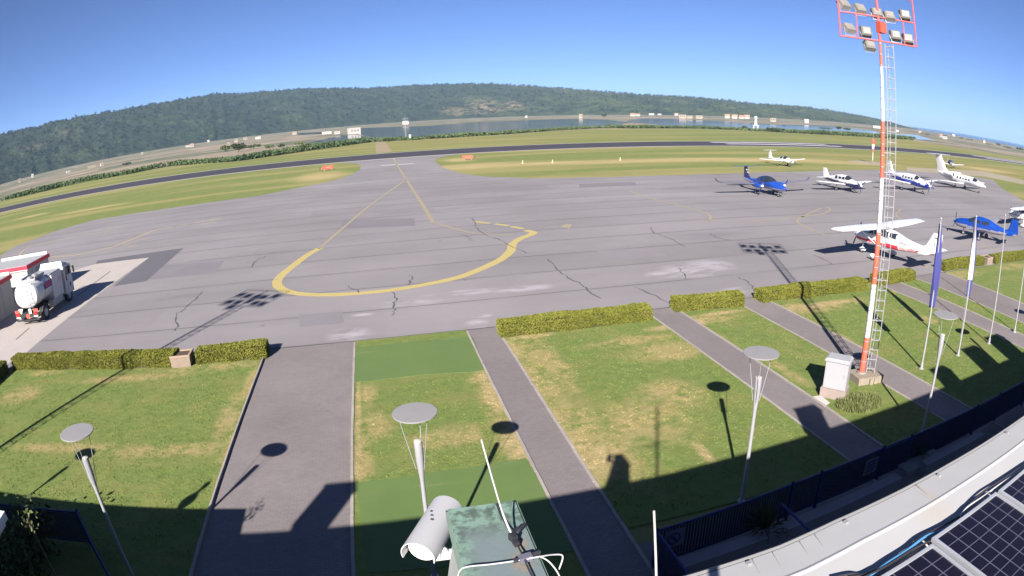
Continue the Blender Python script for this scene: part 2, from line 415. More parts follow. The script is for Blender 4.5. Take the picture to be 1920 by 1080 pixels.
def mat_turf():
    k = NT('artificial_turf', 0.8, spec=0.25)
    n = k.noise(0.6, detail=4); f = k.noise(30, detail=3); w = k.noise(1.0, k.co(scale=(0.25, 1.6, 1)), 4)
    c = k.mix(n, (0.078, 0.128, 0.038), (0.106, 0.156, 0.048)); dt = k.noise(0.9, detail=6, rough=.7); c = k.mix(k.math('MULTIPLY', k.smooth(dt, .52, .72), .28), c, (0.135, 0.145, 0.075))
    c = k.mix(k.math('MULTIPLY', k.smooth(w, 0.62, 0.72), 0.35), c, (0.17, 0.19, 0.10))
    k.color(k.scale(c, k.math('MULTIPLY_ADD', f, 0.3, 0.85))); k.bump(f, 0.01, 0.5); return k.m
def mat_paint(name, col, wear=0.5):
    k = NT(name, 0.7, spec=0.3)
    n = k.noise(1.6, detail=6, rough=0.7); f = k.noise(7, detail=3)
    c = k.mix(k.math('MULTIPLY', k.smooth(n, 0.62-0.25*wear, 0.78), 0.75), col, (0.17, 0.16, 0.165))
    k.color(k.scale(c, k.math('MULTIPLY_ADD', f, 0.3, 0.85))); return k.m
def mat_water():
    k = NT('salt_pan_water', 0.02, spec=0.5)
    n = k.noise(0.02, detail=3)
    k.color(k.mix(n, (0.040, 0.045, 0.058), (0.070, 0.072, 0.085)))
    k.L(k.math('MULTIPLY_ADD', k.noise(0.006, k.co(scale=(0.5, 2, 1)), 4), 0.09, 0.035), k.b.inputs['Roughness'])
    return k.m
M_FIELD = mat_airfield(); M_APRON = mat_apron(); M_LAWN = mat_lawn(); M_TURF = mat_turf(); M_PAVE = mat_pavers()
M_RWY = mat_asphalt('runway_asphalt', (0.040, 0.036, 0.046), 0.18, 0.05, (0.2, 1, 1))
M_PATCH = mat_asphalt('dark_asphalt', (0.100, 0.096, 0.108), 0.10, 0.3)
M_CONC = mat_asphalt('pale_concrete', (0.345, 0.312, 0.290), 0.12, 0.5)
M_KERB = mat_asphalt('kerb_concrete', (0.265, 0.235, 0.215), 0.35, 0.9)
M_YEL = mat_paint('yellow_paint', (0.37, 0.30, 0.115), 0.25); M_YELW = mat_paint('worn_yellow_paint', (0.27, 0.228, 0.145), 0.75)
M_YELF = mat_paint('faded_yellow_paint', (0.31, 0.255, 0.155), 0.45); M_WHT = mat_paint('white_paint', (0.55, 0.53, 0.52), 0.35); M_EDGE = mat_paint('faded_edge_line', (0.38, 0.35, 0.31), 0.3)
M_TAR = flat('crack_tar', (0.075, 0.070, 0.078), 0.9, var=0.15)
M_TILE = mat_asphalt('terrace_tiles', (0.15, 0.14, 0.135), 0.2, 0.8)

# ------------------------------------------------------------------ ground sheets
mb = MB(); m = 96
mb.v = [(12800*math.cos(2*PI*i/m), 12800*math.sin(2*PI*i/m), -0.16) for i in range(m)]; mb.f = [tuple(range(m))]; mb.mi = [0]
struct('ground', mb, mat_salt_flat())
sheet('airfield_grass', [(-700,-300),(1500,-300),(1500,300)] + [gp(x, y)[:2] for x, y in ((1920,296),(1860,287),(1800,278),(1720,264),(1650,259),(1500,251),(1420,246),(1330,242),(1200,241),(1080,243),(950,252),(850,258),(770,263),(700,266),(600,280),(450,302),(320,312),(150,342),(0,378))] + [(-700,330)], -0.012, M_FIELD)
M_WATER = mat_water()
for pts in ([(700,257),(672,252),(675,240),(800,236),(900,228.5),(1000,224.5),(1080,222.5),(1140,224),(1180,229),(1150,237),(1080,240),(950,249),(850,255),(770,260),(705,262)],
            [(1196,221.5),(1270,222.5),(1330,226),(1420,231),(1470,235),(1475,244),(1400,243),(1330,240),(1240,234),(1172,228)],
            [(640,253),(668,252.6),(698,258),(702,266),(600,272),(570,270),(600,262)], [(560,249),(606,247),(606,251),(558,253)],
            [(1465,233),(1560,236),(1640,246),(1662,257),(1560,250),(1480,246)], [(1662,250),(1720,253),(1750,262),(1672,260)]):
    sheet('pond', [gp(*p)[:2] for p in pts], -0.14, M_WATER)
k = NT('sea_water', 0.25); k.color((0.06, 0.11, 0.17))
sheet('sea', [polar(49.2, 2600)[:2], polar(53, 1900)[:2], polar(57, 1750)[:2], polar(62, 1700)[:2], polar(70, 1800)[:2], polar(75, 12500)[:2], polar(60, 12500)[:2], polar(49.2, 12500)[:2]], -0.135, k.m)

AP = [(0,480),(28,462),(60,450),(110,431),(180,412),(300,393),(480,368),(560,352),(620,340),(655,329),(674,319),(677,310),(668,306.5),(640,305)]
AP2 = [(905,284.6),(870,287.5),(838,292),(818,297),(816,303),(830,314),(860,324),(905,331),(1000,334.5),(1140,332),(1280,328),(1500,322),(1660,318)]
poly = [gp(*p)[:2] for p in AP] + [gp(*p)[:2] for p in AP2] + [(128, 93), (137, 88), (118, 73), (103, 57.5), (92, 45), (92, 28.2), (-60, 28.2), (-60, 72)]
sheet('apron', poly, 0.0, M_APRON)
sheet('service_road', [gp(*p)[:2] for p in ((1700,324),(1845,331),(1920,346),(1920,338),(1845,321),(1700,314))], -0.004, mat_asphalt('pale_track', (0.26, 0.225, 0.16), 0.2, 0.1))
sheet('gravel_track', [gp(*p)[:2] for p in ((1586,302),(1640,309),(1660,306),(1606,301))], -0.004, mat_asphalt('pale_gravel', (0.26, 0.23, 0.19), 0.2, 0.1))
sheet('dirt_track', [gp(*p)[:2] for p in ((704,272),(706,266),(722,266),(735,284),(705,288))], -0.004, mat_asphalt('dry_earth', (0.24, 0.19, 0.12), 0.2, 0.1))
sheet('concrete_pad', [gp(*p)[:2] for p in ((0,690),(43,667),(280,483),(180,495),(60,533),(0,560))] + [(-34, 46), (-34, 27)], 0.006, M_CONC)
sheet('asphalt_patch', [gp(*p)[:2] for p in ((180,495),(280,483),(212,537),(275,527),(345,465),(182,489))], 0.004, M_PATCH)
sheet('runway', [(-700, 164.6), (1500, 164.6), (1500, 191.6), (-700, 191.6)], 0.0, M_RWY)
mb = MB()
for y0, y1 in ((163.4, 165.3), (190.6, 191.9)): mb.quad((-700, y0, .006), (1500, y0, .006), (1500, y1, .006), (-700, y1, .006))
struct('runway_edge_line', mb, M_EDGE)
mb = MB()
for x0, x1, y in ((109, 160, 184.8), (109.5, 160, 175.5), (265, 330, 184.8), (265, 330, 175.5)):
    mb.quad((x0, y-1.5, .006), (x1, y-1.5, .006), (x1, y+1.5, .006), (x0, y+1.5, .006))
struct('runway_marking', mb, M_WHT)
mb = MB()
for a, b in (((30,637),(55,615)), ((145,555),(207,509))): ribbon(mb, [gp(*a), gp(*b)], 0.14, 0.010)
struct('pad_groove', mb, flat('groove', (0.09, 0.085, 0.08), 0.9))

# painted taxi lines
def line(name, groups, mat):
    mb = MB()
    for pts, w in groups: ribbon(mb, catmull([gp(*p) for p in pts], 5), w, 0.005, 0.05)
    return struct(name, mb, mat)
line('taxi_loop_line', [([(600,465),(575,479),(545,502),(527,517),(519,530),(528,542),(555,550),(600,553),(660,551),(733,544),(800,533),(860,520),(905,503),(940,486),(958,470),(961,458),(975,448),(993,441),(1000,436),(985,432)], 0.68),
    ([(889,415.5),(919,419)], 0.5), ([(928,420),(954,423.5)], 0.5), ([(958,425),(982,429)], 0.5)], M_YEL)
line('taxi_guide_line', [([(737,296),(748,315),(762,337),(790,380),(812,417)], 0.42), ([(812,417),(850,428),(890,437),(960,441)], 0.26), ([(762,337),(735,355),(700,380),(640,430),(598,466)], 0.30)], M_YELW)
line('stop_bar_line', [([(714,310),(745,308.5),(776,306.5)], 0.9)], M_WHT)
line('stand_lead_line', [([(1180,358),(1215,370),(1270,384),(1320,398),(1333,407),(1325,415)], 0.30), ([(1410,415),(1500,407),(1545,400),(1556,393),(1550,388)], 0.26), ([(1540,390),(1500,409),(1497,418),(1520,430),(1555,443)], 0.26),
    ([(1690,392),(1680,402),(1688,411)], 0.26), ([(1712,490),(1740,502)], 0.32), ([(1800,455),(1848,462),(1895,478)], 0.32), ([(1270,405),(1330,413),(1450,418)], 0.16)], M_YELW)
line('faded_stand_line', [([(323,425),(290,432),(250,448),(210,463),(150,477),(95,482)], 0.45), ([(220,431),(180,437),(120,448),(75,458),(47,467),(36,479)], 0.38), ([(337,422.5),(352,420)], 0.4), ([(363,418),(384,414.5)], 0.4), ([(393,414),(413,410)], 0.4), ([(375,421),(405,416.5)], 0.4), ([(228,460),(258,453)], 0.3), ([(262,450),(282,446)], 0.3), ([(240,464),(262,460)], 0.25)], M_YELF)
mb = MB()
for pts in ([(1048,425),(1062,420),(1072,421),(1068,429)],): mb.v += [(*gp(*p)[:2], .005) for p in pts]; mb.f.append((0,1,2,3)[::-1]); mb.mi.append(0)
ribbon(mb, [gp(1030,425), gp(1050,424.5)], 0.25, .005)
struct('arrow_marking', mb, M_YELW)
mb = MB()
for pts in ([(1027,487),(1045,503),(1060,517),(1080,528),(1097,537),(1107,546),(1125,560)], [(770,515),(772,524),(765,535)], [(735,548),(743,560),(737,573),(739,582),(736,592)], [(886,409),(893,425),(905,437),(940,452),(985,475)], [(650,535),(660,541),(675,548)], [(1190,537),(1230,555),(1263,572)], [(1272,503),(1282,514),(1290,524)], [(1385,520),(1400,527),(1413,540),(1415,550)], [(380,547),(362,566),(345,580),(330,590),(333,605),(327,620)], [(1218,424),(1225,435),(1240,441),(1262,450),(1284,462)], [(470,502),(478,490),(498,481)], [(860,440),(875,443),(886,451)], [(1330,437),(1350,447),(1395,452)], [(1525,478),(1560,495)]):
    P = [p + Vector((random.uniform(-.12,.12), random.uniform(-.12,.12), 0)) for p in catmull([gp(*p) for p in pts], 4)]
    ribbon(mb, P, 0.085, 0.008, 0.6)
struct('crack', mb, M_TAR)

# gardens in front of the terminal
LAWNS = [(-60, -5.68), (-1.5, 3.83), (5.25, 12.95), (14.62, 18.25), (20.15, 29.2), (31.2, 33.3), (37.3, 70)]
for i, (x0, x1) in enumerate(LAWNS):
    lo = 11.9 if x0 > 5 else 4.0
    sheet('lawn', [(x0, lo), (x1, lo), (x1, 28.15), (x0, 28.15)], 0.022, M_LAWN)
PATHS = [(-5.68, -1.5), (3.83, 5.25), (12.95, 14.62), (18.25, 20.15), (29.2, 31.2), (33.3, 37.3)]
for x0, x1 in PATHS:
    sheet('path', [(x0, 3.0), (x1, 3.0), (x1, 28.17), (x0, 28.17)], 0.002, M_PAVE)
mb = MB()
for x0, x1 in PATHS:
    for x, w, hk in ((x0-0.01, 0.06 if x0 < -5 else .09, .11 if x0 < -5 else .05), (x1+0.01, 0.09, .05)):
        y = 3.2
        while y < 27.9:
            L = min(1.0, 27.95-y); mb.box((x+random.uniform(-.006,.006), y+L/2, hk/2-.005), (w, L-0.012, hk+random.uniform(0,.012)), random.uniform(-.006,.006)); y += 1.0
struct('kerb', mb, M_KERB)
mb = MB(); ribbon(mb, [(-60, 28.2), (92, 28.2)], 0.07, 0.010, 0.3); struct('apron_joint', mb, M_TAR)
for i, (pts, f) in enumerate([([(640,414),(776,409),(779,423),(641,429)], (0.150,0.139,0.150)), ([(1085,345),(1190,341),(1194,347),(1087,352)], (0.150,0.138,0.148)), ([(560,590),(640,584),(646,606),(562,613)], (0.175,0.163,0.174)), ([(1120,470),(1230,463),(1252,480),(1130,489)], (0.185,0.170,0.180)), ([(300,498),(420,489),(405,512),(282,524)], (0.160,0.148,0.160))]):
    sheet('asphalt_repair', [gp(*p)[:2] for p in pts], 0.0025, mat_asphalt('repair_asphalt_%s' % 'abcde'[i], f, 0.22, 0.25))
# short blades standing on the lawns, a few leaning over the kerbs
N = 0; PB = []
for x0, x1 in LAWNS[:6]:
    x0 = max(x0, -24); lo = 12.2 if x0 > 5 else 12.5; a = (x1-x0)*(28.1-lo); n = int(a*130)
    x = RNG.uniform(x0-.04, x1+.04, n); y = RNG.uniform(lo, 28.15, n); keep = vnoise(x*1.1, y*1.1, 31)*.6 + vnoise(x*4, y*4, 32)*.4 > .38
    keep &= ~((x > -1.6) & (x < 4.2) & ((y > 22.9) | (y < 16.0)))
    x, y = x[keep], y[keep]; n = len(x); h_ = RNG.uniform(.008, .034, n); w_ = RNG.uniform(.012, .032, n); aa = RNG.uniform(0, 2*PI, n); dx, dy = np.cos(aa), np.sin(aa); ln_ = RNG.uniform(-.6, .6, n)*h_
    z0 = np.full(n, .02)
    PB.append(np.stack([np.stack([x-dx*w_, y-dy*w_, z0], 1), np.stack([x+dx*w_, y+dy*w_, z0], 1), np.stack([x+dx*w_*.6-dy*ln_, y+dy*w_*.6+dx*ln_, z0+h_], 1), np.stack([x-dx*w_*.6-dy*ln_, y-dy*w_*.6+dx*ln_, z0+h_*.8], 1)], 1).reshape(-1, 3))
tag(cards_obj('grass_blades', np.concatenate(PB), M_LAWN), 'short dry summer grass on the lawns in front of the terminal', 'grass', kind='stuff')
def turf(pts, label):
    P = [gp(*p) for p in pts]; c = sum(P, Vector())/len(P)
    mb = MB(); n = len(P); Q = []
    for i in range(n):
        for t in np.linspace(0, 1, 14)[:-1]:
            p = P[i].lerp(P[(i+1) % n], t); Q.append((p.x+random.uniform(-.03,.03), p.y+random.uniform(-.03,.03)))
    mb.prism(Q[::-1], 0.024, 0.038); return tag(mb.build('turf_mat', M_TURF, smooth=0), label, 'turf mat', 'artificial turf mats')
turf([(666,653),(884,630.5),(908,694),(880,699),(800,703),(662,719)], 'plain green artificial turf mat between the two paths beside the apron')
turf([(668,907),(985,861),(1032,931),(1076,1035),(690,1075)], 'green artificial turf mat partly in the building shadow beyond the security camera')
mb = MB(); mb.quad((-12.5, 3, .012), (-7, 3, .012), (-7, 11.5, .012), (-9.4, 13.1, .012)); struct('terrace_floor', mb, M_TILE)
mb = MB(); mb.quad((5.27, 2.9, .006), (60, 2.9, .006), (60, 12.0, .006), (5.27, 11.2, .006)); struct('terrace_paving', mb, M_TILE)
# ------------------------------------------------------------------ hills
HB_AZ = [-70, -50, -35, -29, -24, -15, -6, 3, 14, 24, 34, 43, 48.5, 52]
HB_D = [980, 1060, 1200, 1330, 1420, 1560, 1800, 1960, 2000, 1850, 1750, 1950, 2300, 2600]
HT = [(-70, 3.4), (-50, 3.6), (-34.9, 3.62), (-32.0, 3.53), (-29.2, 3.5), (-26.5, 3.56), (-23.6, 3.45), (-20.7, 3.43), (-17.2, 3.57), (-13.8, 3.69), (-9.9, 3.4), (-7.0, 3.38), (-2.3, 3.07), (0.6, 2.85), (3.4, 2.9), (8.2, 2.83), (11.5, 2.69), (14.8, 2.38), (19.5, 1.94), (24.2, 1.53), (28.0, 1.32), (31.8, 1.16), (34.7, 0.92), (38.6, 0.88), (41.5, 0.70), (43.5, 0.57), (45.5, 0.37), (48.0, 0.03), (50, -0.2), (52, -0.4)]
na, ns = 1760, 170
az = np.linspace(-62, 49.5, na); sdist = np.concatenate([np.linspace(0, 1, ns-14), 1+np.linspace(0.05, 0.9, 14)])
base = np.interp(az, HB_AZ, HB_D); kern = np.hanning(161); kern /= kern.sum(); base = np.convolve(np.pad(base, 80, 'edge'), kern, 'valid'); el = np.interp(az, [a for a, _ in HT], [b for _, b in HT])
depth = np.interp(az, [-70, -35, 0, 30, 49], [520, 560, 800, 760, 500])
A, S = np.meshgrid(az, sdist)
Bd = base[None, :] + 14*(vnoise(A*1.7, A*0)-.5)*(S < 1); Dp = depth[None, :]
D_ = Bd + S*Dp
X = np.sin(np.radians(A))*D_; Y = np.cos(np.radians(A))*D_
Hc = np.maximum(CAMH + (base+depth)*np.tan(np.radians(el)) - 4.5, 0.3)[None, :]
prof = np.where(S <= 1, np.sin(np.clip(S, 0, 1)*PI/2)**1.12*0.90 + 0.10*S, np.cos((S-1)*0.9))
rg = vnoise((X*.8-Y*.6)/210, (X*.6+Y*.8)/210, 3)*0.6 + vnoise((X*.5-Y*.87)/90, (X*.87+Y*.5)/90, 4)*0.4     # gullies and spurs
Z = Hc*prof*(1 + (rg-.5)*0.26*np.sin(np.clip(S, 0, 1)*PI)) - 0.3
wood = np.interp(A, [-62, -10, 8, 22, 34, 49], [1.0, 1.0, 0.75, 0.55, 0.45, 0.55])
clear = (vnoise(X/120+7, Y/120, 8) > 0.66)*0.6
def crowns(s, seed):
    n = vnoise(X/s, Y/s, seed); return np.sqrt(np.clip(n, 0, 1))
XR, YR = X*.8-Y*.6, X*.6+Y*.8
can = (crowns(12, 11)*5.2 + crowns(6.5, 12)*3.4 + vnoise(XR/28, YR/28, 13)*8.0 - 7.0) * wood*(1-clear)
can = np.maximum(can, -2.0)*np.clip(S*22, 0, 1)
Z = Z + np.where(S <= 1.1, np.maximum(can, -0.8), can)*np.clip(Hc/12, .15, 1)
Z[-1, :] = -2
def mat_hill():
    k = NT('wooded_hillside', 0.95, spec=0.1)
    P = k.xyz(k.co())
    a = k.noise(0.010, detail=6, rough=0.6); b = k.noise(0.055, detail=5, rough=0.75); c3 = k.noise(0.035, detail=5, rough=0.7); tr = k.noise(0.12, detail=2, rough=0.6)
    big = k.noise(0.0065, detail=5, rough=0.65)
    mot = k.math('ADD', k.math('MULTIPLY', b, 0.6), k.math('MULTIPLY', tr, 0.4))
    c = k.mix(k.smooth(mot, 0.40, 0.62), (0.006, 0.012, 0.009), (0.034, 0.047, 0.022))
    c = k.mix(k.math('MULTIPLY', k.smooth(big, 0.52, 0.68), 0.55), c, (0.048, 0.060, 0.026))
    ang = k.math('ARCTAN2', P[0], P[1])
    east = k.smooth(ang, R(2), R(24))
    scr = k.math('MULTIPLY', k.smooth(k.math('ADD', k.math('MULTIPLY', a, 0.55), k.math('MULTIPLY', c3, 0.45)), 0.40, 0.60), k.math('MULTIPLY_ADD', east, 0.75, 0.16))
    c = k.mix(scr, c, k.mix(k.smooth(mot, 0.38, 0.62), (0.028, 0.040, 0.015), (0.095, 0.110, 0.042)))
    # bare, tan clearings
    q = [polar(10.4, 2130), polar(7.8, 2080), polar(-31.5, 1500), polar(-28, 1620), polar(13, 2150)]
    m = k.blobs([(q[0].x, q[0].y, 90, 150), (q[1].x, q[1].y, 70, 90), (q[2].x, q[2].y, 60, 120), (q[3].x, q[3].y, 50, 110), (q[4].x, q[4].y, 60, 90)], 0.8)
    m = k.math('MULTIPLY', m, k.smooth(c3, 0.42, 0.58)); m = k.math('MULTIPLY', m, k.math('MULTIPLY_ADD', k.smooth(ang, R(-10), R(2)), 0.5, 0.38))
    c = k.mix(m, c, (0.15, 0.118, 0.075))
    sp = k.smooth(k.noise(0.022, detail=2), 0.72, 0.78)
    c = k.mix(k.math('MULTIPLY', sp, 0.5), c, (0.12, 0.105, 0.07))
    k.color(c); return k.m
M_HILL = mat_hill()
hills = grid_mesh('hills', np.stack([X, Y, Z], -1), [M_HILL]); hills['kind'] = 'structure'

# single crowns that stand out of the woods on the slopes and along the skyline
nt_ = 7500
ia = RNG.integers(5, na-5, nt_); is_ = (RNG.uniform(0.02, 1.0, nt_)**0.8*(ns-16)).astype(int); is_[:2600] = RNG.integers(ns-22, ns-13, 2600)
keep = RNG.uniform(size=nt_) < np.where(np.arange(nt_) < 2600, np.interp(az[ia], [-62, 5, 20, 49], [1, .8, .45, .3]), wood[is_, ia]*.9); ia, is_ = ia[keep], is_[keep]
TP = np.stack([X[is_, ia], Y[is_, ia], Z[is_, ia]], 1); hgt = np.minimum(RNG.uniform(4, 9, len(TP)), np.maximum(Hc[0, ia]*.12, 1.2))
CC = []
for k in range(9):
    v = RNG.normal(size=(len(TP), 3)); v /= np.linalg.norm(v, axis=1, keepdims=True)
    CC.append(TP + np.stack([0*hgt, 0*hgt, hgt*.5], 1) + v*hgt[:, None]*np.array([.42, .42, .42]))
CC = np.concatenate(CC); hl = np.tile(hgt, 9)
o = cards_obj('hillside_trees', leaf_cards(CC, (hl*.36)[:, None]), M_HILL); tag(o, 'dark tree crowns covering the long hill behind the airfield', 'woods', kind='stuff')

# ------------------------------------------------------------------ foliage materials
def mat_leaf(name, a, b, sc=1.0):
    k = NT(name, 0.85, spec=0.2)
    n = k.noise(sc, detail=4, rough=0.7); f = k.noise(sc*7, detail=2)
    k.color(k.mix(k.smooth(k.math('ADD', k.math('MULTIPLY', n, .6), k.math('MULTIPLY', f, .4)), 0.36, 0.64), a, b))
    k.b.inputs['Subsurface Weight'].default_value = 0.0; return k.m
M_HEDGE = mat_leaf('hedge_leaf', (0.102, 0.114, 0.016), (0.165, 0.166, 0.030), 1.2)
M_BUSH = mat_leaf('bush_leaf', (0.026, 0.042, 0.016), (0.062, 0.085, 0.030), 0.35)
M_BUSHL = mat_leaf('pale_bush_leaf', (0.075, 0.095, 0.032), (0.13, 0.15, 0.06), 0.35)
M_REED = mat_leaf('reed_leaf', (0.046, 0.074, 0.030), (0.085, 0.116, 0.046), 0.03)
M_BARK = flat('bark', (0.085, 0.065, 0.05), 0.9, var=0.2)

# ------------------------------------------------------------------ reeds along the ditch (cannot be counted: one object)
RB = [(0,378,8),(70,362,9),(150,343,10),(235,328,9),(320,312,9),(400,306,7),(450,301,11),(520,292,11),(600,280,13),(650,273,11),(700,266,9),(735,263.5,6),(770,262.5,3.5),(800,260.5,7),(850,257.5,6.5),(900,254,6.5),(950,251,5.5),(1010,246.5,4.5),(1080,242,3.5),(1110,240.5,4),(1160,240,6.5),(1200,240,6.5),(1260,240,5),(1330,241,4.2),(1400,244,3.5),(1440,246,5),(1490,249.5,7),(1560,253,7),(1650,258.5,7),(1720,263.5,7)]
pts = catmull([gp(x, y) for x, y, h in RB], 26); hs = np.interp(np.arange(len(pts)), np.arange(len(RB))*26, [h for _, _, h in RB])
C = []
for i in range(len(pts)-1):
    p, q = pts[i], pts[i+1]; L = (q-p).length; d = p.length
    hh = hs[i]*0.00083*d*0.92
    t = (q-p).normalized(); nrm = Vector((-t.y, t.x, 0))
    n = int(max(6, L*44))
    u = RNG.uniform(0, 1, n); b = RNG.uniform(0, 1, n)**0.8*max(hh*5, 9); z = RNG.uniform(0.0, 1, n)**0.8
    hn = hh*(0.70+0.42*vnoise(np.array([p.x/7+u*L/7]).ravel(), np.full(n, 3.3)+b/9, 5))
    C.append(np.stack([p.x+t.x*u*L+nrm.x*b, p.y+t.y*u*L+nrm.y*b, z*hn], 1))
C = np.concatenate(C)
P = leaf_cards(C, 0.62)
o = cards_obj('reeds', P, M_REED); tag(o, 'dark green reed belt along the ditch beyond the runway', 'reeds', kind='stuff')

# ------------------------------------------------------------------ bushes and trees far across the runway
def bush(px, py, wpx, hpx, mat, label, name='bush', cat='bush', group='bushes beyond the runway', trunk=False, n=420):
    b = gp(px, py); s = 0.00083*b.length; w, h = wpx*s, hpx*s
    t = thing(name, label, cat, b, random.uniform(0, 6), group)
    k = max(3, min(9, int(w/h*2.2))); pts = []
    for i in range(k):
        cx = (i+.5)/k*w - w/2 if k > 1 else 0; cx += random.uniform(-.06, .06)*w
        rr = random.uniform(.38, .6)*h*(1 - 0.45*abs(cx)/(w/2+1e-6)); cy = random.uniform(-.2, .2)*h
        v = RNG.normal(size=(n//k, 3)); v /= np.linalg.norm(v, axis=1, keepdims=True)
        v *= RNG.uniform(.45, 1.0, size=(len(v), 1))
        zz = (0.55*h if not trunk else 0.66*h)
        pts.append(np.array([cx, cy, zz*random.uniform(.8, 1.05)]) + v*np.array([rr*1.25, rr*1.1, rr*.85]))
    C = np.concatenate(pts); C[:, 2] = np.maximum(C[:, 2], 0.05*h)
    cards_obj('crown' if trunk else 'foliage', leaf_cards(C, max(.12*h, .3)), mat, t)
    mb = MB().tube([(0, 0, -.05), (.03*h, 0, .3*h), (0, .04*h, .62*h)], [.05*h, .04*h, .02*h], 6)
    mb.tube([(0, 0, .25*h), (.2*w, .05*h, .55*h)], [.03*h, .012*h], 5); mb.tube([(0, 0, .25*h), (-.2*w, -.05*h, .5*h)], [.03*h, .012*h], 5)
    mb.build('trunk' if trunk else 'stem', M_BARK, t)
    t.rotation_euler = (0, 0, -math.atan2(b.x, b.y)); return t
bush(238,310,16,6, M_BUSH, 'dark rounded bush at the left end of the ditch')
bush(423,284,16,13, M_BUSHL, 'pale green scrub bush left of the dark tree beyond the runway')
bush(447,285,22,17, M_BUSH, 'dark broad tree beyond the runway beside a ruined house', 'tree', 'tree', 'trees beyond the runway', True)
bush(475,279,30,10, M_BUSH, 'low dark thicket just right of the broad tree')
bush(505,279,16,9, M_BUSHL, 'pale twin bush between the thicket and the round dark bush')
bush(528,277,14,8, M_BUSH, 'round dark bush right of the pale twin bush')
bush(562,272,20,7, M_BUSHL, 'yellow green bush by the small pond')
bush(727,265.5,17,8, M_BUSH, 'dark bush at the end of the reeds left of the radio mast')
bush(742,263,10,5, M_BUSH, 'small bush close left of the radio mast foot')
bush(1133,219.5,8,7, M_BUSH, 'lone dark tree on the far dike right of the pale house', 'tree', 'tree', 'trees beyond the runway', True)
bush(1396,243.5,8,8, M_BUSH, 'small dark bush left of the white beacon tower')
bush(1452,247,34,9, M_BUSH, 'long dark thicket right of the white beacon tower', n=700)
bush(1492,249,26,6, M_BUSHL, 'lower paler thicket behind the long dark one')
bush(1548,243.5,24,5, M_BUSH, 'left part of the dark tree row on the pond bank')
bush(1573,244,8,7, M_BUSH, 'small tree in the middle of the pond bank row', 'tree', 'tree', 'trees beyond the runway', True)
bush(1588,245,12,6, M_BUSH, 'right end bush of the dark pond bank row')
bush(1546,253,32,7, M_BUSH, 'wide dark bush in front of the pond bank row')
bush(1590,254,14,6, M_BUSHL, 'small pale bush right of the wide dark bush')
bush(1668,259,26,8, M_BUSH, 'dark bush behind the floodlight mast beyond the runway')
for (x, y, ww, hh, mt, lab) in ((1727,252.5,7,4,M_BUSH,'dark bush under the small pale house at the right horizon'), (1738,254,10,4,M_BUSH,'low bush right of the small pale house'), (1771,256,12,4,M_BUSH,'dark tree top behind the red roofed cottage'), (1803,260.5,8,4,M_BUSH,'round dark bush on the right horizon'), (1818,264,16,5,M_BUSHL,'yellowish bush on the right horizon'), (1872,273.5,10,6,M_BUSH,'dark bush above the right end of the runway'), (1855,273,18,5,M_BUSHL,'grey green scrub near the right picture edge'), (1890,279,20,6,M_BUSH,'dark scrub belt above the right end of the runway'), (1912,283,16,8,M_BUSH,'dark tree at the right edge above the runway')):
    bush(x, y, ww, hh, mt, lab, n=220)
# ------------------------------------------------------------------ houses and ruins on the salt pans
M_HW = flat('house_plaster', (0.36, 0.345, 0.315), 0.85, vs=0.2); M_HB = flat('ruin_stone', (0.245, 0.215, 0.17), 0.9, vs=0.2, var=.18)
M_HR = flat('house_roof_tile', (0.34, 0.20, 0.14), 0.85, vs=0.3); M_HG = flat('house_grey_roof', (0.33, 0.31, 0.29), 0.85, vs=.3); M_DK = flat('dark_opening', (0.035, 0.035, 0.04), 0.6)
def house(px, py, wpx, hpx, wall, roof, label, kind='gable'):
    b = gp(px, py); b.z = -0.15; s = 0.00083*b.length; w, h = wpx*s, hpx*s; d = max(w*0.6, h*.8) if w < 2.5*h else w*.35
    t = thing('ruin' if kind == 'ruin' else 'house', label, 'ruin' if kind == 'ruin' else 'house', b, -math.atan2(b.x, b.y)+random.uniform(-.3, .3), 'buildings on the salt pans')
    eh = h if kind in ('ruin', 'flat') else h*0.68
    mb = MB()
    if kind == 'ruin':
        th = .08*w
        mb.prism([(-w/2,-d/2),(w/2,-d/2),(w/2,-d/2+th),(-w/2,-d/2+th)], 0, eh*.8)
        mb.prism([(w/2-th,-d/2+th),(w/2,-d/2+th),(w/2,d/2),(w/2-th,d/2)], 0, eh); mb.prism([(-w/2,d/2-th),(w/2-th,d/2-th),(w/2-th,d/2),(-w/2,d/2)], 0, eh*.9)
        mb.prism([(-w/2,-d/2+th),(-w/2+th,-d/2+th),(-w/2+th,d/2-th),(-w/2,d/2-th)], 0, eh*.6)
    else:
        mb.box((0, 0, eh/2), (w, d, eh))
        if kind == 'gable':
            for x in (-1, 1):
                n = len(mb.v); mb.v += [(x*w/2, -d/2, eh), (x*w/2, d/2, eh), (x*w/2, 0, h*.985)]; mb.f.append((n, n+1, n+2) if x > 0 else (n+2, n+1, n)); mb.mi.append(0)
    mb.build('wall', wall, t, smooth=0)
    mb = MB()
    if kind == 'gable':
        o = .06*w; e = .05*h
        for y in (-1, 1):
            a = [(-w/2-o, y*(d/2+o), eh-e), (w/2+o, y*(d/2+o), eh-e), (w/2+o, 0, h), (-w/2-o, 0, h)]
            lo = [(p[0], p[1], p[2]+.05*h) for p in a]
            if y > 0: a = a[::-1]; lo = lo[::-1]
            mb.quad(*lo); mb.quad(*a[::-1])
        mb.build('roof', roof, t, smooth=0)
    elif kind == 'flat': mb.box((0, 0, eh+.03*h), (w*1.06, d*1.06, .06*h)).build('roof', roof, t, smooth=0)
    if h/s > 4:
        for x in (-.27, .0, .27):
            m2 = MB().box((x*w, -d/2-.02, eh*.55), (.10*w, .06, eh*.32)); m2.build('window' if x else 'door', M_DK, t, smooth=0)
    return t
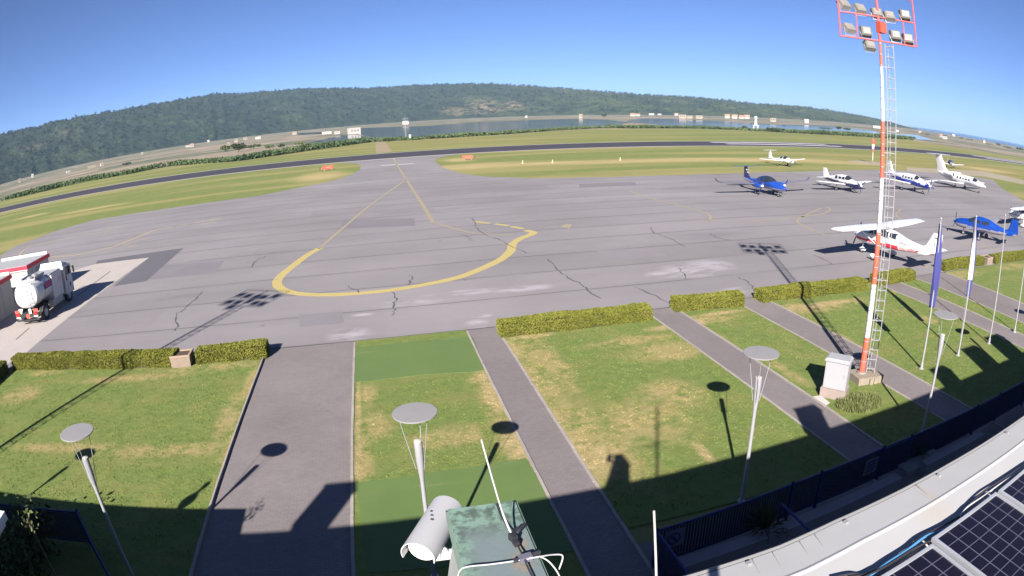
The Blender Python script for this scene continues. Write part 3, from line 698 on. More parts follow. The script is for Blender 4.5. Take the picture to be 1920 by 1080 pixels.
HOUSES = [
 (37,342,6,8,M_HB,M_HR,'ruin','narrow stone ruin nearest the left picture edge below the wooded hill'), (61,332.5,5,6,M_HW,M_HG,'gable','small grey house second from the left edge under the hill'),
 (47,338,6,3,M_HB,M_HG,'flat','low pale hut between the left ruin and the small grey house'), (128,323.5,8,3.5,M_HW,M_HG,'flat','low whitish hut below the dark left part of the hill'),
 (191,311,5,6,M_HW,M_HR,'gable','white gabled cottage on the brown dike left of centre hill foot'), (172,314,16,4,M_HB,M_HR,'ruin','long broken wall beside the white gabled cottage'),
 (267,289.5,5,5,M_HB,M_HG,'ruin','small pale ruin right under the hillside trees'), (360,275.5,7,6,M_HW,M_HR,'gable','bright white cottage with flat annex on the brown field'),
 (352,276,7,3.5,M_HW,M_HG,'flat','low annex touching the bright white cottage'), (391,266.5,4,4,M_HW,M_HG,'gable','tiny white hut on the dike at the hill foot'),
 (429,275,5,9,M_HB,M_HR,'ruin','tall yellowish gable wall left of the broad dark tree'), (443,266.5,7,6,M_HB,M_HR,'ruin','yellow stone ruin behind the broad dark tree'),
 (460,262,7,5,M_HB,M_HR,'ruin','low stone ruin right of the broad dark tree'), (484,260.5,10,5,M_HW,M_HR,'ruin','pale ruin with two gables behind the thicket'),
 (553,252,9,6,M_HB,M_HR,'ruin','brownish ruin behind the small pond'), (613,251,18,4.5,M_HW,M_HG,'flat','long low whitish shed on the pond bank left of the white block'),
 (632.5,251,10,5,M_HW,M_HG,'gable','white shed adjoining the long low one'), (664,250.5,22,11,M_HW,M_HG,'flat','large white flat roofed block standing on the pond bank'),
 (760.5,233,12,6,M_HW,M_HG,'flat','white house on the far dike right behind the radio mast'), (987,220.5,3.5,4,M_HW,M_HG,'gable','tiny white hut on the far dike in the middle of the view'), (1089.5,221.5,7,9,M_HB,M_HG,'ruin','tall greenish ruin on the far dike left of the lone tree'),
 (1187,217.5,9,5,M_HW,M_HR,'gable','white house left in the pair on the far shore'), (1196,217.5,8,4.5,M_HW,M_HR,'gable','white house right in the pair on the far shore'),
 (1222,215.5,10,3,M_HW,M_HG,'flat','low white building on the far shore right of the pair'), (1237,215.5,7,2.5,M_HW,M_HG,'flat','lowest small white shed right of the low white building'),
 (1268,216.5,7,4.5,M_HW,M_HR,'gable','white house behind the three stone ruins by the water'), (1280,222,13,8,M_HB,M_HR,'ruin','left one of three stone ruins mirrored in the pond'),
 (1293,222,11,6,M_HB,M_HR,'ruin','middle one of three stone ruins mirrored in the pond'), (1311,222.5,12,7,M_HB,M_HR,'ruin','right one of three stone ruins mirrored in the pond'),
 (1364,221.5,9,7,M_HW,M_HR,'gable','first white house of the four on the dike left of the beacon tower'), (1378,222,10,7,M_HW,M_HR,'gable','second white house of the four left of the beacon tower'),
 (1391,222.5,9,6,M_HW,M_HR,'gable','third white house of the four left of the beacon tower'), (1401,222.5,9,7,M_HW,M_HR,'gable','fourth white house of the four left of the beacon tower'),
 (1450,228.5,11,8,M_HB,M_HR,'ruin','pinkish stone ruin right of the white beacon tower'), (1512,230.5,8,7,M_HW,M_HG,'gable','white house alone on the long dike'),
 (1590,228,14,4,M_HW,M_HR,'flat','pale village houses row at the hill foot left of the floodlight mast'), (1606,230.5,9,3,M_HW,M_HG,'flat','low pale house right of the village row'),
 (1644,240.5,14,4.5,M_HW,M_HG,'flat','long white house beside the floodlight mast on the pond'), (1682,247,6,3,M_HW,M_HG,'flat','small cream house just right of the floodlight mast'),
 (1725,250.5,5,5,M_HW,M_HR,'gable','pale small house on the right horizon'), (1765,257,6,5,M_HW,M_HR,'gable','red roofed cottage on the right horizon'),
 (1772,260.5,9,5,M_HW,M_HG,'flat','grey white barn in front of the red roofed cottage'), (1788,255.5,5,4,M_HW,M_HG,'gable','distant white cottage on the skyline at right'),
 (1845,267.5,5,5,M_HW,M_HR,'gable','last small cottage before the right picture edge')]
for h in HOUSES: house(h[0], h[1], h[2], h[3], h[4], h[5], h[7], h[6])

# ------------------------------------------------------------------ masts and marks beyond and beside the runway
M_WP = flat('white_steel', (0.50, 0.49, 0.48), 0.5); M_RP = flat('red_paint', (0.52, 0.07, 0.045), 0.5); M_OR = flat('orange_paint', (0.46, 0.075, 0.045), 0.5)
M_GALV = flat('galvanised_steel', (0.29, 0.29, 0.305), 0.5, 0.15); M_GREY = flat('grey_steel', (0.30, 0.30, 0.31), 0.5, 0.3)
M_BLK = flat('black_rubber', (0.025, 0.025, 0.027), 0.8); M_GLASS = flat('dark_glass', (0.02, 0.026, 0.035), 0.08, spec=0.6, var=0.03)
b = gp(761, 260); t = thing('radio_mast', 'slender white radio mast with a cross of aerials beyond the runway', 'radio mast', b, -math.atan2(b.x, b.y))
mb = MB(); 
for x, y in ((-.25,-.15),(.25,-.15),(0,.3)): mb.tube([(x, y, 0), (x*.6, y*.6, 10.2)], .035, 6)
for i in range(12):
    z = i*.85; mb.tube([(-.25,-.15,z),(.2,-.1,z+.8)], .03, 4); mb.tube([(.25,-.15,z),(0,.3,z+.8)], .03, 4); mb.tube([(0,.3,z),(-.2,-.1,z+.8)], .03, 4)
mb.build('lattice', M_GALV, t)
mb = MB().tube([(-1.5, 0, 9.9), (1.5, 0, 9.9)], .06, 6); mb.tube([(-1.0, 0, 9.0), (1.0, 0, 9.0)], .05, 6)
for x in (-1.4, -.7, .7, 1.4): mb.tube([(x, 0, 9.3), (x, 0, 10.6)], .045, 5)
mb.build('aerial', M_GALV, t)
MB().box((0, 0, .5), (.9, .8, 1.0)).build('equipment_box', M_RP, t, smooth=0)
MB().tube([(0, 0, 10.2), (0, 0, 12.0)], .04, 5).build('lightning_rod', M_GALV, t)
b = gp(769, 262); t = thing('equipment_cabinet', 'narrow white cabinet at the foot of the radio mast', 'cabinet', b, -math.atan2(b.x, b.y))
MB().box((0, 0, 1.2), (1.0, .8, 2.4)).build('body', M_WP, t, smooth=0); MB().box((0, 0, 2.46), (1.15, .95, .1)).build('roof', M_GREY, t, smooth=0); MB().box((.1, -.42, 1.1), (.7, .04, 1.8)).build('door', M_HW, t, smooth=0)
b = gp(1417, 243.5); t = thing('beacon_tower', 'white beacon tower with splayed legs across the runway', 'tower', b, -math.atan2(b.x, b.y))
MB().lathe([(1.0, 2.7), (.85, 5.2), (.75, 7.0)], seg=12).build('shaft', M_WP, t)
for x, y in ((-1,-1),(1,-1),(1,1),(-1,1)): MB().tube([(x*1.7, y*1.7, 0), (x*.9, y*.9, 3.0)], .38, 6).build('leg', M_WP, t)
MB().lathe([(2.3, 2.5), (2.3, 2.9)], seg=12).build('platform', M_WP, t); MB().lathe([(1.15, 7.0), (1.15, 7.9), (.5, 8.6)], seg=12).build('lantern', M_HW, t)
b = gp(1636, 306); t = thing('windsock', 'red and white windsock hanging limp on a pole in the grass', 'windsock', b, -math.atan2(b.x, b.y))
MB().tube([(0,0,0),(0,0,5.2)], .09, 8).build('pole', M_WP, t); MB().box((0,0,.35), (.55,.55,.7)).build('footing', flat('weathered_brown', (.16,.12,.09), .9), t, smooth=0)
MB().tube([(0,0,5.2),(0,0,7.6)], .03, 6).build('top_rod', M_GALV, t)
mb = MB(); prof = [(.42,5.75),(.46,5.2),(.42,4.6),(.36,4.0),(.28,3.4),(.20,2.85),(.24,2.6)]
for i in range(len(prof)-1):
    mb.cur = (0, 0, 1, 1, 0, 0)[i]
    mb.rings([[(r*math.cos(2*PI*j/12)*(1+.18*math.sin(5*j)), .06+r*.7*math.sin(2*PI*j/12), z) for j in range(12)] for r, z in (prof[i], prof[i+1])], cap=False)
mb.build('sock', [M_RP, M_WP], t)
for px, py, lab in ((615, 319, 'red runway sign board in the dry grass left of the taxiway'), (877, 299.5, 'red runway sign board in the grass right of the taxiway')):
    b = gp(px, py); t = thing('taxiway_sign', lab, 'sign', b, 0.12 if px < 700 else -.12, 'red signs at the taxiway mouth')
    MB().box((0, 0, .62), (2.3, .22, .75)).build('panel', M_OR, t, smooth=0)
    MB().box((.1, -.116, .62), (1.3, .012, .10)).build('white_band', flat('faded_sign_white', (.42,.22,.17), .6), t, smooth=0)
    for x in (-.8, .8): MB().box((x, 0, .13), (.12, .12, .28)).build('leg', M_GREY, t, smooth=0)
    sx = -1.75 if px < 700 else 1.75
    b2 = b+Vector((sx, 0, 0)); t = thing('marker_post', 'dark marker beside the ' + ('left' if px < 700 else 'right') + ' red runway sign', 'marker', b2, 0)
    MB().box((0, 0, .45), (.5, .16, .9)).build('board', flat('marker_green', (.06,.09,.05), .8), t, smooth=0); MB().box((.3, 0, .35), (.08, .1, .7)).build('post', M_RP, t, smooth=0)
for px, py, lab in ((980,306.5,'left one of the small yellow grass markers'), (1036,305.5,'brightest small yellow grass marker in the middle'), (1163,300.5,'right one of the small yellow grass markers')):
    b = gp(px, py); t = thing('marker_cone', lab, 'marker', b, 0, 'yellow markers in the grass strip')
    MB().lathe([(.30, 0), (.30, .05), (.18, .06), (.05, .5)], seg=12).build('cone', flat('marker_yellow', (.42,.36,.17), .6), t); MB().box((0,0,.56), (.14,.14,.12)).build('head', M_WP, t, smooth=0)

# ------------------------------------------------------------------ hedges and blocks
def hedge(a, b, label, depth=0.92, h=0.68, rzdepth=None):
    h -= .045
    """clipped box hedge from ground point a to b (front foot line)"""
    a = Vector((a[0], a[1], 0)); b = Vector((b[0], b[1], 0)); L = (b-a).length; rz = math.atan2(b.y-a.y, b.x-a.x)
    t = thing('hedge', label, 'hedge', a, rz, 'clipped hedges along the apron')
    N = int((L*h*2 + L*depth + 2*depth*h)*1900); C = []
    u = RNG.uniform(0, L, N); v = RNG.uniform(0, depth, N); z = RNG.uniform(0, h, N)
    face = RNG.choice(4, N, p=np.array([L*h, L*h, L*depth, 2*depth*h])/(2*L*h+L*depth+2*depth*h))
    v = np.where(face == 0, 0, np.where(face == 1, depth, v)); z = np.where(face == 2, h, z)
    u = np.where(face == 3, np.where(RNG.uniform(size=N) < .5, 0, L), u)
    bul = 0.05*(vnoise(u*1.3+rz*9, z*2+v, 21)-.5)*2 + 0.03*(vnoise(u*5, z*5+v*5, 22)-.5)*2
    thin = vnoise(u*2.1+5, z*3, 23) + z/h*0.9 > 0.42     # bare, twiggy patches low down
    v = v + np.where(face == 0, -bul, np.where(face == 1, bul, 0)); z = z + np.where(face == 2, bul, 0); 
    C = np.stack([u, v, z], 1)[thin] + RNG.normal(scale=.018, size=(thin.sum(), 3))
    # round the upper edges
    e = np.minimum(C[:, 1], depth-C[:, 1]); k = np.clip(1-e/.12, 0, 1)*np.clip((C[:, 2]-h+.12)/.12, 0, 1); C[:, 2] -= k*.05
    cards_obj('foliage', leaf_cards(C, .034), M_HEDGE, t)
    mb = MB(); nu, nz = max(4, int(L/.35)), 3
    mb.box((L/2, depth/2, h/2-.03), (L-.12, depth-.14, h-.10)); mb.build('twigs', flat('hedge_twigs', (0.060, 0.052, 0.022), .95, var=.25, vs=6), t, smooth=0)
    return t
def hp(a, b, *k, **kw): return hedge(gp(*a), gp(*b), *k, **kw)
hp((25,694), (327,690), 'long clipped hedge at the lower left with the mast shadow across it', h=.72)
o = hedge((-21.35, 22.6), (-21.2, 27.6), 'dark end of the left hedge running towards the building', depth=.9, h=.75)
hp((370,684), (500,673), 'short hedge left of the wide path with a dark shadow at its end', h=.68)
hp((940,634), (1223,602), 'long yellow green hedge in the middle right of the green mat', h=.72)
hp((1268,586), (1395,576), 'short hedge between two paths right of the middle one', h=.70)
hp((1430,568), (1626,545), 'hedge crossed by the right floodlight mast shadow', h=.68)
hp((1648,537), (1716,526), 'short hedge piece just right of the floodlight mast', h=.68)
hp((1771,509), (1846,498), 'hedge behind the flagpoles left of the brown block', h=.68)
hp((1866,495), (1990,478), 'hedge right of the brown block at the right picture edge', h=.68)
M_STN = flat('brown_stone', (0.20, 0.155, 0.125), 0.9, var=.2, vs=4); M_STT = flat('stone_top', (0.27, 0.20, 0.145), .9, var=.2, vs=5)
for px, py, lab in ((340, 690, 'brown concrete planter block in the gap of the left hedge'), (1856, 496.5, 'brown concrete planter block in the right hedge')):
    b = gp(px, py); t = thing('planter_block', lab, 'planter', b + Vector((0, .45, 0)), 0.03, 'brown blocks in the hedge gaps')
    mb = MB().box((0, 0, .26), (.95, .85, .52), taper=1.06); mb.build('body', M_STN, t, smooth=0)
    mb = MB()
    for s_, d_ in (((0,-.42),(1.04,.1)), ((0,.42),(1.04,.1)), ((-.47,0),(.1,.74)), ((.47,0),(.1,.74))): mb.box((s_[0], s_[1], .55), (d_[0], d_[1], .07))
    mb.build('rim', M_STT, t, smooth=0); MB().box((0,0,.50), (.84,.72,.06)).build('soil', flat('soil', (.06,.045,.03), .95), t, smooth=0)

# ------------------------------------------------------------------ garden lamps with flat round shades
M_DISC = flat('lamp_disc_grey', (0.215, 0.21, 0.21), 0.55, var=.08, vs=5)
def make_lamp(x, y, label):
    t = thing('garden_lamp', label, 'lamp', (x, y, 0), 0.35, 'garden lamps with round disc shades')
    MB().lathe([(.11,0),(.11,.03),(.052,.05),(.046,2.75)], seg=16).build('pole', M_GALV, t)
    mb = MB(); mb.lathe([(.046,2.75),(.084,3.25),(.088,3.66),(.080,3.70),(.02,3.705)], seg=18); mb.build('lamp_head', M_GALV, t)
    MB().lathe([(.085,3.69),(.085,3.715),(.01,3.74)], seg=14).build('lens', M_HW, t)
    MB().lathe([(.02,4.325),(.44,4.33),(.455,4.335),(.455,4.357),(.445,4.362),(.02,4.368)], seg=48).build('disc', M_DISC, t, smooth=8)
    for i in range(3):
        a = 2*PI*i/3+.5; MB().tube([(.10*math.cos(a),.10*math.sin(a),3.05),(.345*math.cos(a),.345*math.sin(a),4.325)], .0075, 6).build('stay', M_GALV, t)
    return t
LAMPS = [(-7.26, 11.55, 'round disc garden lamp leaning at the lower left on the shaded lawn'), (.40, 11.35, 'round disc garden lamp in front of the green mats above the security camera'), (8.68, 11.87, 'round disc garden lamp beside the path right of the middle lawn'), (16.32, 11.97, 'round disc garden lamp at the right in front of the flagpoles'), (24.4, 11.95, 'round disc garden lamp outside the picture, its shadow falls beside the flagpoles'), (32.2, 12.3, 'round disc garden lamp outside the picture, its shadow falls at the right edge'), (-14.75, 11.8, 'round disc garden lamp outside the picture, its shadow falls behind the leftmost lamp')]
lamp0 = make_lamp(*LAMPS[0])
for x, y, l in LAMPS[1:]: dup(lamp0, (x, y, 0), random.uniform(0, 2), l)

# ------------------------------------------------------------------ floodlight masts
MBASE = gp(1613, 712)
FDIR = R(90-115)      # the lamp frame runs along this heading
def make_floodmast(base, label):
    t = thing('floodlight_mast', label, 'floodlight mast', (base.x, base.y, 0), 0, 'floodlight masts')
    mb = MB(); bands = [(0,1.80),(1.80,3.93),(3.93,5.92),(5.92,7.97),(7.97,10.07),(10.07,12.10),(12.10,13.55)]
    for i, (a, b) in enumerate(bands):
        mb.cur = (i+1) % 2
        mb.cyl((0,0,a+(.32 if i == 0 else 0)), (0,0,b), .125-.0052*a, .125-.0052*b, 16)
    mb.cur = 2
    for z in np.arange(.8, 13, .42): mb.cyl((0,0,z), (0,0,z+.03), .136-.0052*z, None, 12)
    mb.build('pole', [M_WP, flat('mast_red', (.60,.105,.062), .5), M_GREY], t)
    mb = MB(); LR = [(.80*u+.6*v, -.6*u+.8*v) for u, v in ((.19,0),(.54,0),(.36,.30))]
    for x, y in LR: mb.tube([(x,y,.33),(x,y,13.0)],   .018, 6)
    for z in np.arange(.5, 13.0, .40):
        
        for i, j in ((0,1),(0,2),(1,2)): mb.tube([(*LR[i],z),(*LR[j],z)], .015, 5)
    for z in np.arange(.9, 13, 1.6): mb.tube([(0,0,z),(*LR[0],z)], .02, 5)
    mb.build('ladder', M_GALV, t)
    cx, sx = math.cos(FDIR), math.sin(FDIR)
    def F(u, z, n=0.0): return (u*cx - n*sx, u*sx + n*cx, z)
    mb = MB()
    for z in (14.02, 13.08, 14.95): mb.tube([F(-1.66, z), F(1.66, z)], .032, 6)
    for u in (-1.66, 1.66): mb.tube([F(u, 13.08), F(u, 15.0)], .032, 6)
    for u in (-.95, 1.12): mb.tube([F(u, 13.08), F(u, 14.02)], .024, 6)
    mb.tube([F(0, 13.0), F(0, 15.0)], .06, 8)
    mb.build('frame', flat('frame_red', (.50,.09,.09), .5), t)
    MB().box((.12, -.02, 13.62), (.36, .26, .42)).build('junction_box', M_OR, t, smooth=0)
    for u, z, tilt, yaw in ((-1.38,14.32,.75,.45),(-.72,14.24,.7,.25),(.0,14.18,.6,-.1),(.55,14.14,.6,-.1),(1.28,14.30,.25,-.15),(-1.25,13.42,.8,.4),(-.55,13.38,.2,.0),(-.42,12.86,.55,.1),(.75,13.40,.3,-.1),(1.32,13.35,.3,-.2)):
        mb = MB(); rot = Matrix.Rotation(FDIR+yaw, 3, 'Z') @ Matrix.Rotation(-tilt, 3, 'X')
        def put(pts): return [tuple(Vector(F(u, z, .10)) + rot @ Vector(p)) for p in pts]
        q = lambda sx_, sz_, y_: put([(-sx_,y_,-sz_),(sx_,y_,-sz_),(sx_,y_,sz_),(-sx_,y_,sz_)])
        mb.rings([q(.15,.12,-.16), q(.21,.18,-.10), q(.235,.20,.06), q(.245,.21,.09)])
        h = mb.build('floodlight', flat('floodlight_grey', (.19,.18,.165), .55, .1), t, smooth=20)
        m2 = MB(); m2.quad(*q(.215,.18,.095)[::-1]); m2.build('lens', M_GLASS, h, smooth=0)
        m3 = MB(); c = Vector(F(u, z, .10)); m3.tube([tuple(c + rot @ Vector((-.26,0,0))), tuple(Vector(F(u-.2, z-.28))), tuple(Vector(F(u+.2, z-.28))), tuple(c + rot @ Vector((.26,0,0)))], .014, 5); m3.build('bracket', M_GREY, h)
    mb = MB()
    for i in range(3): mb.lathe([(.70-.015*i, 0.0+.0), (.70-.015*i, .10)] if False else [(.62,-.02),(.62,.30)], seg=8)
    mb = MB().box((.16, -.10, .15), (1.30, .95, .32), -.15)
    for dx in (-.28, 0, .28): mb.box((.30+dx*.9, -.58, .14), (.16, .14, .27), -.15)
    mb.build('concrete_base', flat('old_concrete', (.22,.185,.145), .9, var=.25, vs=4), t, smooth=0)
    MB().cyl((0,0,.30), (0,0,.36), .20, None, 16).build('base_plate', M_GREY, t)
    return t
fm = make_floodmast(MBASE, 'tall red and white floodlight mast with ladder at the right')
sh = gp(462, 566); dup(fm, sh - SHD*13.55, None, 'floodlight mast outside the picture at the left, its shadow crosses the left hedge')

# ------------------------------------------------------------------ electrical cabinet with tall grass
b = (gp(1540,745)+gp(1590,756))/2; 
ang = math.atan2(gp(1590,756).y-gp(1540,745).y, gp(1590,756).x-gp(1540,745).x)
t = thing('electrical_cabinet', 'pale grey electrical cabinet on a stone plinth beside the mast', 'cabinet', (b.x+.23, b.y+.33, 0), ang)
MB().box((0,0,.20), (1.02,.78,.40)).build('plinth', flat('plinth_stone', (.23,.185,.165), .9, var=.2, vs=4), t, smooth=0)
M_CAB = flat('cabinet_grey', (.29,.29,.305), .5, var=.05)
MB().box((0,0,.92), (.90,.62,1.04)).build('body', M_CAB, t, smooth=0)
mb = MB(); mb.prism([(-.50,-.36),(.50,-.36),(.50,.36),(-.50,.36)], 1.442, 1.50); mb.box((0,0,1.53), (.96,.68,.06), taper=.9); mb.build('roof', M_CAB, t, smooth=0)
MB().box((0,-.314,.90), (.84,.012,.94)).build('door', M_CAB, t, smooth=0); MB().box((.33,-.325,.95), (.03,.02,.14)).build('handle', M_GREY, t, smooth=0)
sheet('manhole_slab', [gp(*p)[:2] for p in ((1521,746),(1538,743),(1556,757),(1545,765))], 0.045, flat('white_slab', (.42,.39,.37), .8))
def grass_clump(c, rx, ry, n, h, label):
    a = RNG.uniform(0, 2*PI, n); r = np.sqrt(RNG.uniform(0, 1, n)); x = c[0]+r*np.cos(a)*rx; y = c[1]+r*np.sin(a)*ry
    hh = h*(1-.5*r)*RNG.uniform(.5, 1.1, n); ax_ = RNG.uniform(0, 2*PI, n); lean = RNG.uniform(.1, .5, n)*hh; w_ = .012
    dx, dy = np.cos(ax_), np.sin(ax_)
    P = np.stack([np.stack([x-dy*w_, y+dx*w_, 0*x], 1), np.stack([x+dy*w_, y-dx*w_, 0*x], 1), np.stack([x+dx*lean*.5+dy*w_*.8, y+dy*lean*.5-dx*w_*.8, hh*.65], 1), np.stack([x+dx*lean, y+dy*lean, hh], 1)], 1).reshape(-1, 3)
    return tag(cards_obj('tall_grass', P, M_TALL), label, 'grass', kind='stuff')
M_TALL = mat_leaf('tall_grass_blade', (0.075, 0.10, 0.03), (0.17, 0.175, 0.07), 4)
g = gp(1612, 758); grass_clump((g.x, g.y), 1.1, .7, 2600, .42, 'uncut tall grass around the mast base and the grey cabinet')

# ------------------------------------------------------------------ flagpoles and furled flags
POLES = [((1727,692), 6.42, 'flagpole nearest to the floodlight mast with a furled dark blue flag'), ((1796,667), 6.5, 'second flagpole with a furled white and blue flag'), ((1854,645), 6.48, 'bare flagpole third from the left'), ((1902,623), 6.5, 'bare flagpole at the right picture edge')]
pole0 = None
for (px, py), h, lab in POLES:
    b = gp(px, py)
    if pole0 is None:
        t = thing('flagpole', lab, 'flagpole', b, 0, 'white flagpoles'); pole0 = t
        MB().lathe([(.045,0),(.042,1.5),(.028,6.38),(.01,6.40)], seg=14).build('pole', M_GALV, t); MB().lathe([(.13,0),(.13,.04),(.07,.06),(.065,.30)], seg=14).build('socket', M_GALV, t)
        MB().ball((0,0,6.44), .055, 10, 6).build('finial', M_GALV, t); MB().tube([(.06,0,.9),(.058,.0,3.5),(.05,0,6.3)], .006, 4).build('halyard', M_HW, t)
    else: dup(pole0, b, random.uniform(0, 3), lab)
def flag(base, z0, z1, cols, label, r=.13):
    t0 = Vector(base); mb = MB(); nz, na_ = 26, 26; rs = []
    for i in range(nz):
        f = i/(nz-1); z = z1 + (z0-z1)*f; rr = r*(0.35 + 0.65*min(1, f*2.2))*(1 - .25*max(0, f-.75)/.25)
        rs.append([(t0.x+.085+ (rr*(.62+.38*math.cos(3*a_+f*3))*math.cos(a_)), t0.y+.07+rr*(.62+.38*math.cos(4*a_+f*2))*math.sin(a_)*.8, z + .05*math.sin(2*a_)*f) for a_ in (2*PI*j/na_ for j in range(na_))])
    n0 = len(mb.f); mb.rings(rs)
    for i in range(len(mb.f)):
        j = i % na_; row = i//na_
        mb.mi[i] = cols(j/na_, row/(nz-1))
    return tag(mb.build('flag', [flat('flag_blue', (.014,.014,.085), .8), flat('flag_pale_blue', (.038,.040,.17), .8), flat('flag_white', (.44,.44,.47), .8)], smooth=60), label, 'flag', 'furled flags')
flag(gp(1727,692), 2.75, 6.2, lambda a_, f: 0 if (a_ > .11 and a_ < .61) else 1, 'limp dark blue flag on the flagpole nearest the mast', .27)
flag(gp(1796,667), 2.85, 6.42, lambda a_, f: (1 if f > .78 else (2 if .11 < a_ < .68 else 1)), 'limp white and blue flag on the second flagpole', .23)
# ------------------------------------------------------------------ aircraft
M_AW = flat('aircraft_white', (.60,.595,.60), .3, var=.04, coat=.3); M_AB = flat('aircraft_blue', (.012,.055,.30), .25, var=.05, coat=.5)
M_ANB = flat('aircraft_navy', (.018,.022,.085), .3, var=.05, coat=.4); M_AR = flat('aircraft_red', (.60,.035,.055), .35); M_AS = flat('aircraft_silver', (.27,.26,.30), .35, .2, coat=.3)
M_AP = flat('aircraft_pink', (.70,.33,.32), .4); M_AG = flat('aircraft_stripe_grey', (.16,.16,.17), .4); M_CB = flat('bright_blue_paint', (.005,.042,.25), .25, coat=.5)
def interp_stations(st, n):
    """st: (y, zc, w, h, exponent) nose first"""
    st = np.array(st, float); k = len(st); t = np.arange(k); tt = np.linspace(0, k-1, n); out = []
    for c in range(5):
        v = st[:, c]; m = np.gradient(v); i = np.clip(tt.astype(int), 0, k-2); f = tt-i
        h00 = 2*f**3-3*f**2+1; h10 = f**3-2*f**2+f; h01 = -2*f**3+3*f**2; h11 = f**3-f**2
        if c in (2, 3):
            d = np.diff(v); mm = np.zeros(k)
            for j in range(1, k-1): mm[j] = 0 if d[j-1]*d[j] <= 0 else 2*d[j-1]*d[j]/(d[j-1]+d[j])
            mm[0] = d[0]; mm[-1] = d[-1]; m = mm
        out.append(h00*v[i]+h10*m[i]+h01*v[i+1]+h11*m[i+1])
    return np.stack(out, 1)
def hull(st, n=64, seg=36):
    S = interp_stations(st, n); rs = []
    for y, zc, w, h, e in S:
        r = []
        for j in range(seg):
            a = 2*PI*(j+.5)/seg; c, s = math.cos(a), math.sin(a)
            r.append((w/2*math.copysign(abs(c)**(2/e), c), y, zc + h/2*math.copysign(abs(s)**(2/e), s)))
        rs.append(r)
    return MB().rings(rs), seg
def paint(mb, fn):
    for i, f in enumerate(mb.f):
        c = [sum(mb.v[k][a] for k in f)/len(f) for a in range(3)]
        mb.mi[i] = fn(*c)
def skin(mb, fn, off=.012):
    """faces of the hull picked by fn(x, y, z), lifted off the hull: panes and panels that lie on it"""
    o = MB(); mp = {}
    nrm = [Vector((0,0,0)) for _ in mb.v]
    pick = []
    for f in mb.f:
        a, b, c = (Vector(mb.v[f[k]]) for k in (0, 1, 2)); nn = (b-a).cross(c-a)
        cen = sum((Vector(mb.v[k]) for k in f), Vector())/len(f)
        for k in f: nrm[k] += nn
        if len(f) == 4 and fn(*cen): pick.append(f)
    for f in pick:
        for k in f:
            if k not in mp:
                p = Vector(mb.v[k]); nn = nrm[k].normalized()
                mp[k] = len(o.v); o.v.append(tuple(p+nn*off))
        o.f.append(tuple(mp[k] for k in f)); o.mi.append(0)
    return o
FOIL = [(0,0),(.03,.35),(.12,.70),(.30,1.0),(.55,.85),(.80,.42),(1,.03),(.80,-.16),(.55,-.38),(.30,-.55),(.12,-.48),(.03,-.28)]
def wing(mb, secs):
    """secs: (x, y_leading, z, chord, thickness)"""
    mb.rings([[(x, yl - c*fx, z + th*fz*.62) for fx, fz in FOIL] for x, yl, z, c, th in secs])
def fin(mb, secs):
    """secs: (z, y_leading, chord, thickness) upright"""
    mb.rings([[(th*fz*.62*(1 if fz >= 0 else 1.8), yl - c*fx, z) for fx, fz in FOIL] for z, yl, c, th in secs])
def wheel(parent, p, r, w=.16, name='wheel'):
    o = MB().tube([(p[0]-w/2, p[1], p[2]), (p[0]-w*.3, p[1], p[2]), (p[0]+w*.3, p[1], p[2]), (p[0]+w/2, p[1], p[2])], [r*.82, r, r, r*.82], 18).build(name, M_BLK, parent)
    MB().tube([(p[0]-w*.53, p[1], p[2]), (p[0]+w*.53, p[1], p[2])], r*.5, 14).build('rim', M_GALV, o); return o
def prop(parent, p, r, blades, ang, spin, spcol=None):
    sp = MB().rings([[(p[0]+rr*math.cos(2*PI*j/14), p[1]+yy, p[2]+rr*math.sin(2*PI*j/14)) for j in range(14)] for yy, rr in ((-.10, spin), (.05, spin*.92), (.20, spin*.62), (.30, spin*.12))][::-1])
    o = sp.build('spinner', spcol or M_AW, parent)
    for k in range(blades):
        a = ang + 2*PI*k/blades; d = Vector((math.cos(a), 0, math.sin(a))); q = Vector((-math.sin(a), 0, math.cos(a))); m2 = MB()
        for s0, s1, w0, w1 in ((.08,.45,.045,.085),(.45,.8,.085,.075),(.8,1,.075,.03)):
            A = Vector(p)+d*r*s0; B = Vector(p)+d*r*s1; e = Vector((0, .022, 0))
            m2.rings([[tuple(A-q*w0-e), tuple(A+q*w0+e*.2), tuple(A+q*w0+e), tuple(A-q*w0)], [tuple(B-q*w1-e), tuple(B+q*w1+e*.2), tuple(B+q*w1+e), tuple(B-q*w1)]])
        m2.build('propeller_blade', M_ANB, parent)
    return o
def legs(parent, top, bot, r=.045, mat=None): MB().tube([top, bot], [r*1.3, r], 8).build('gear_leg', mat or M_AW, parent)

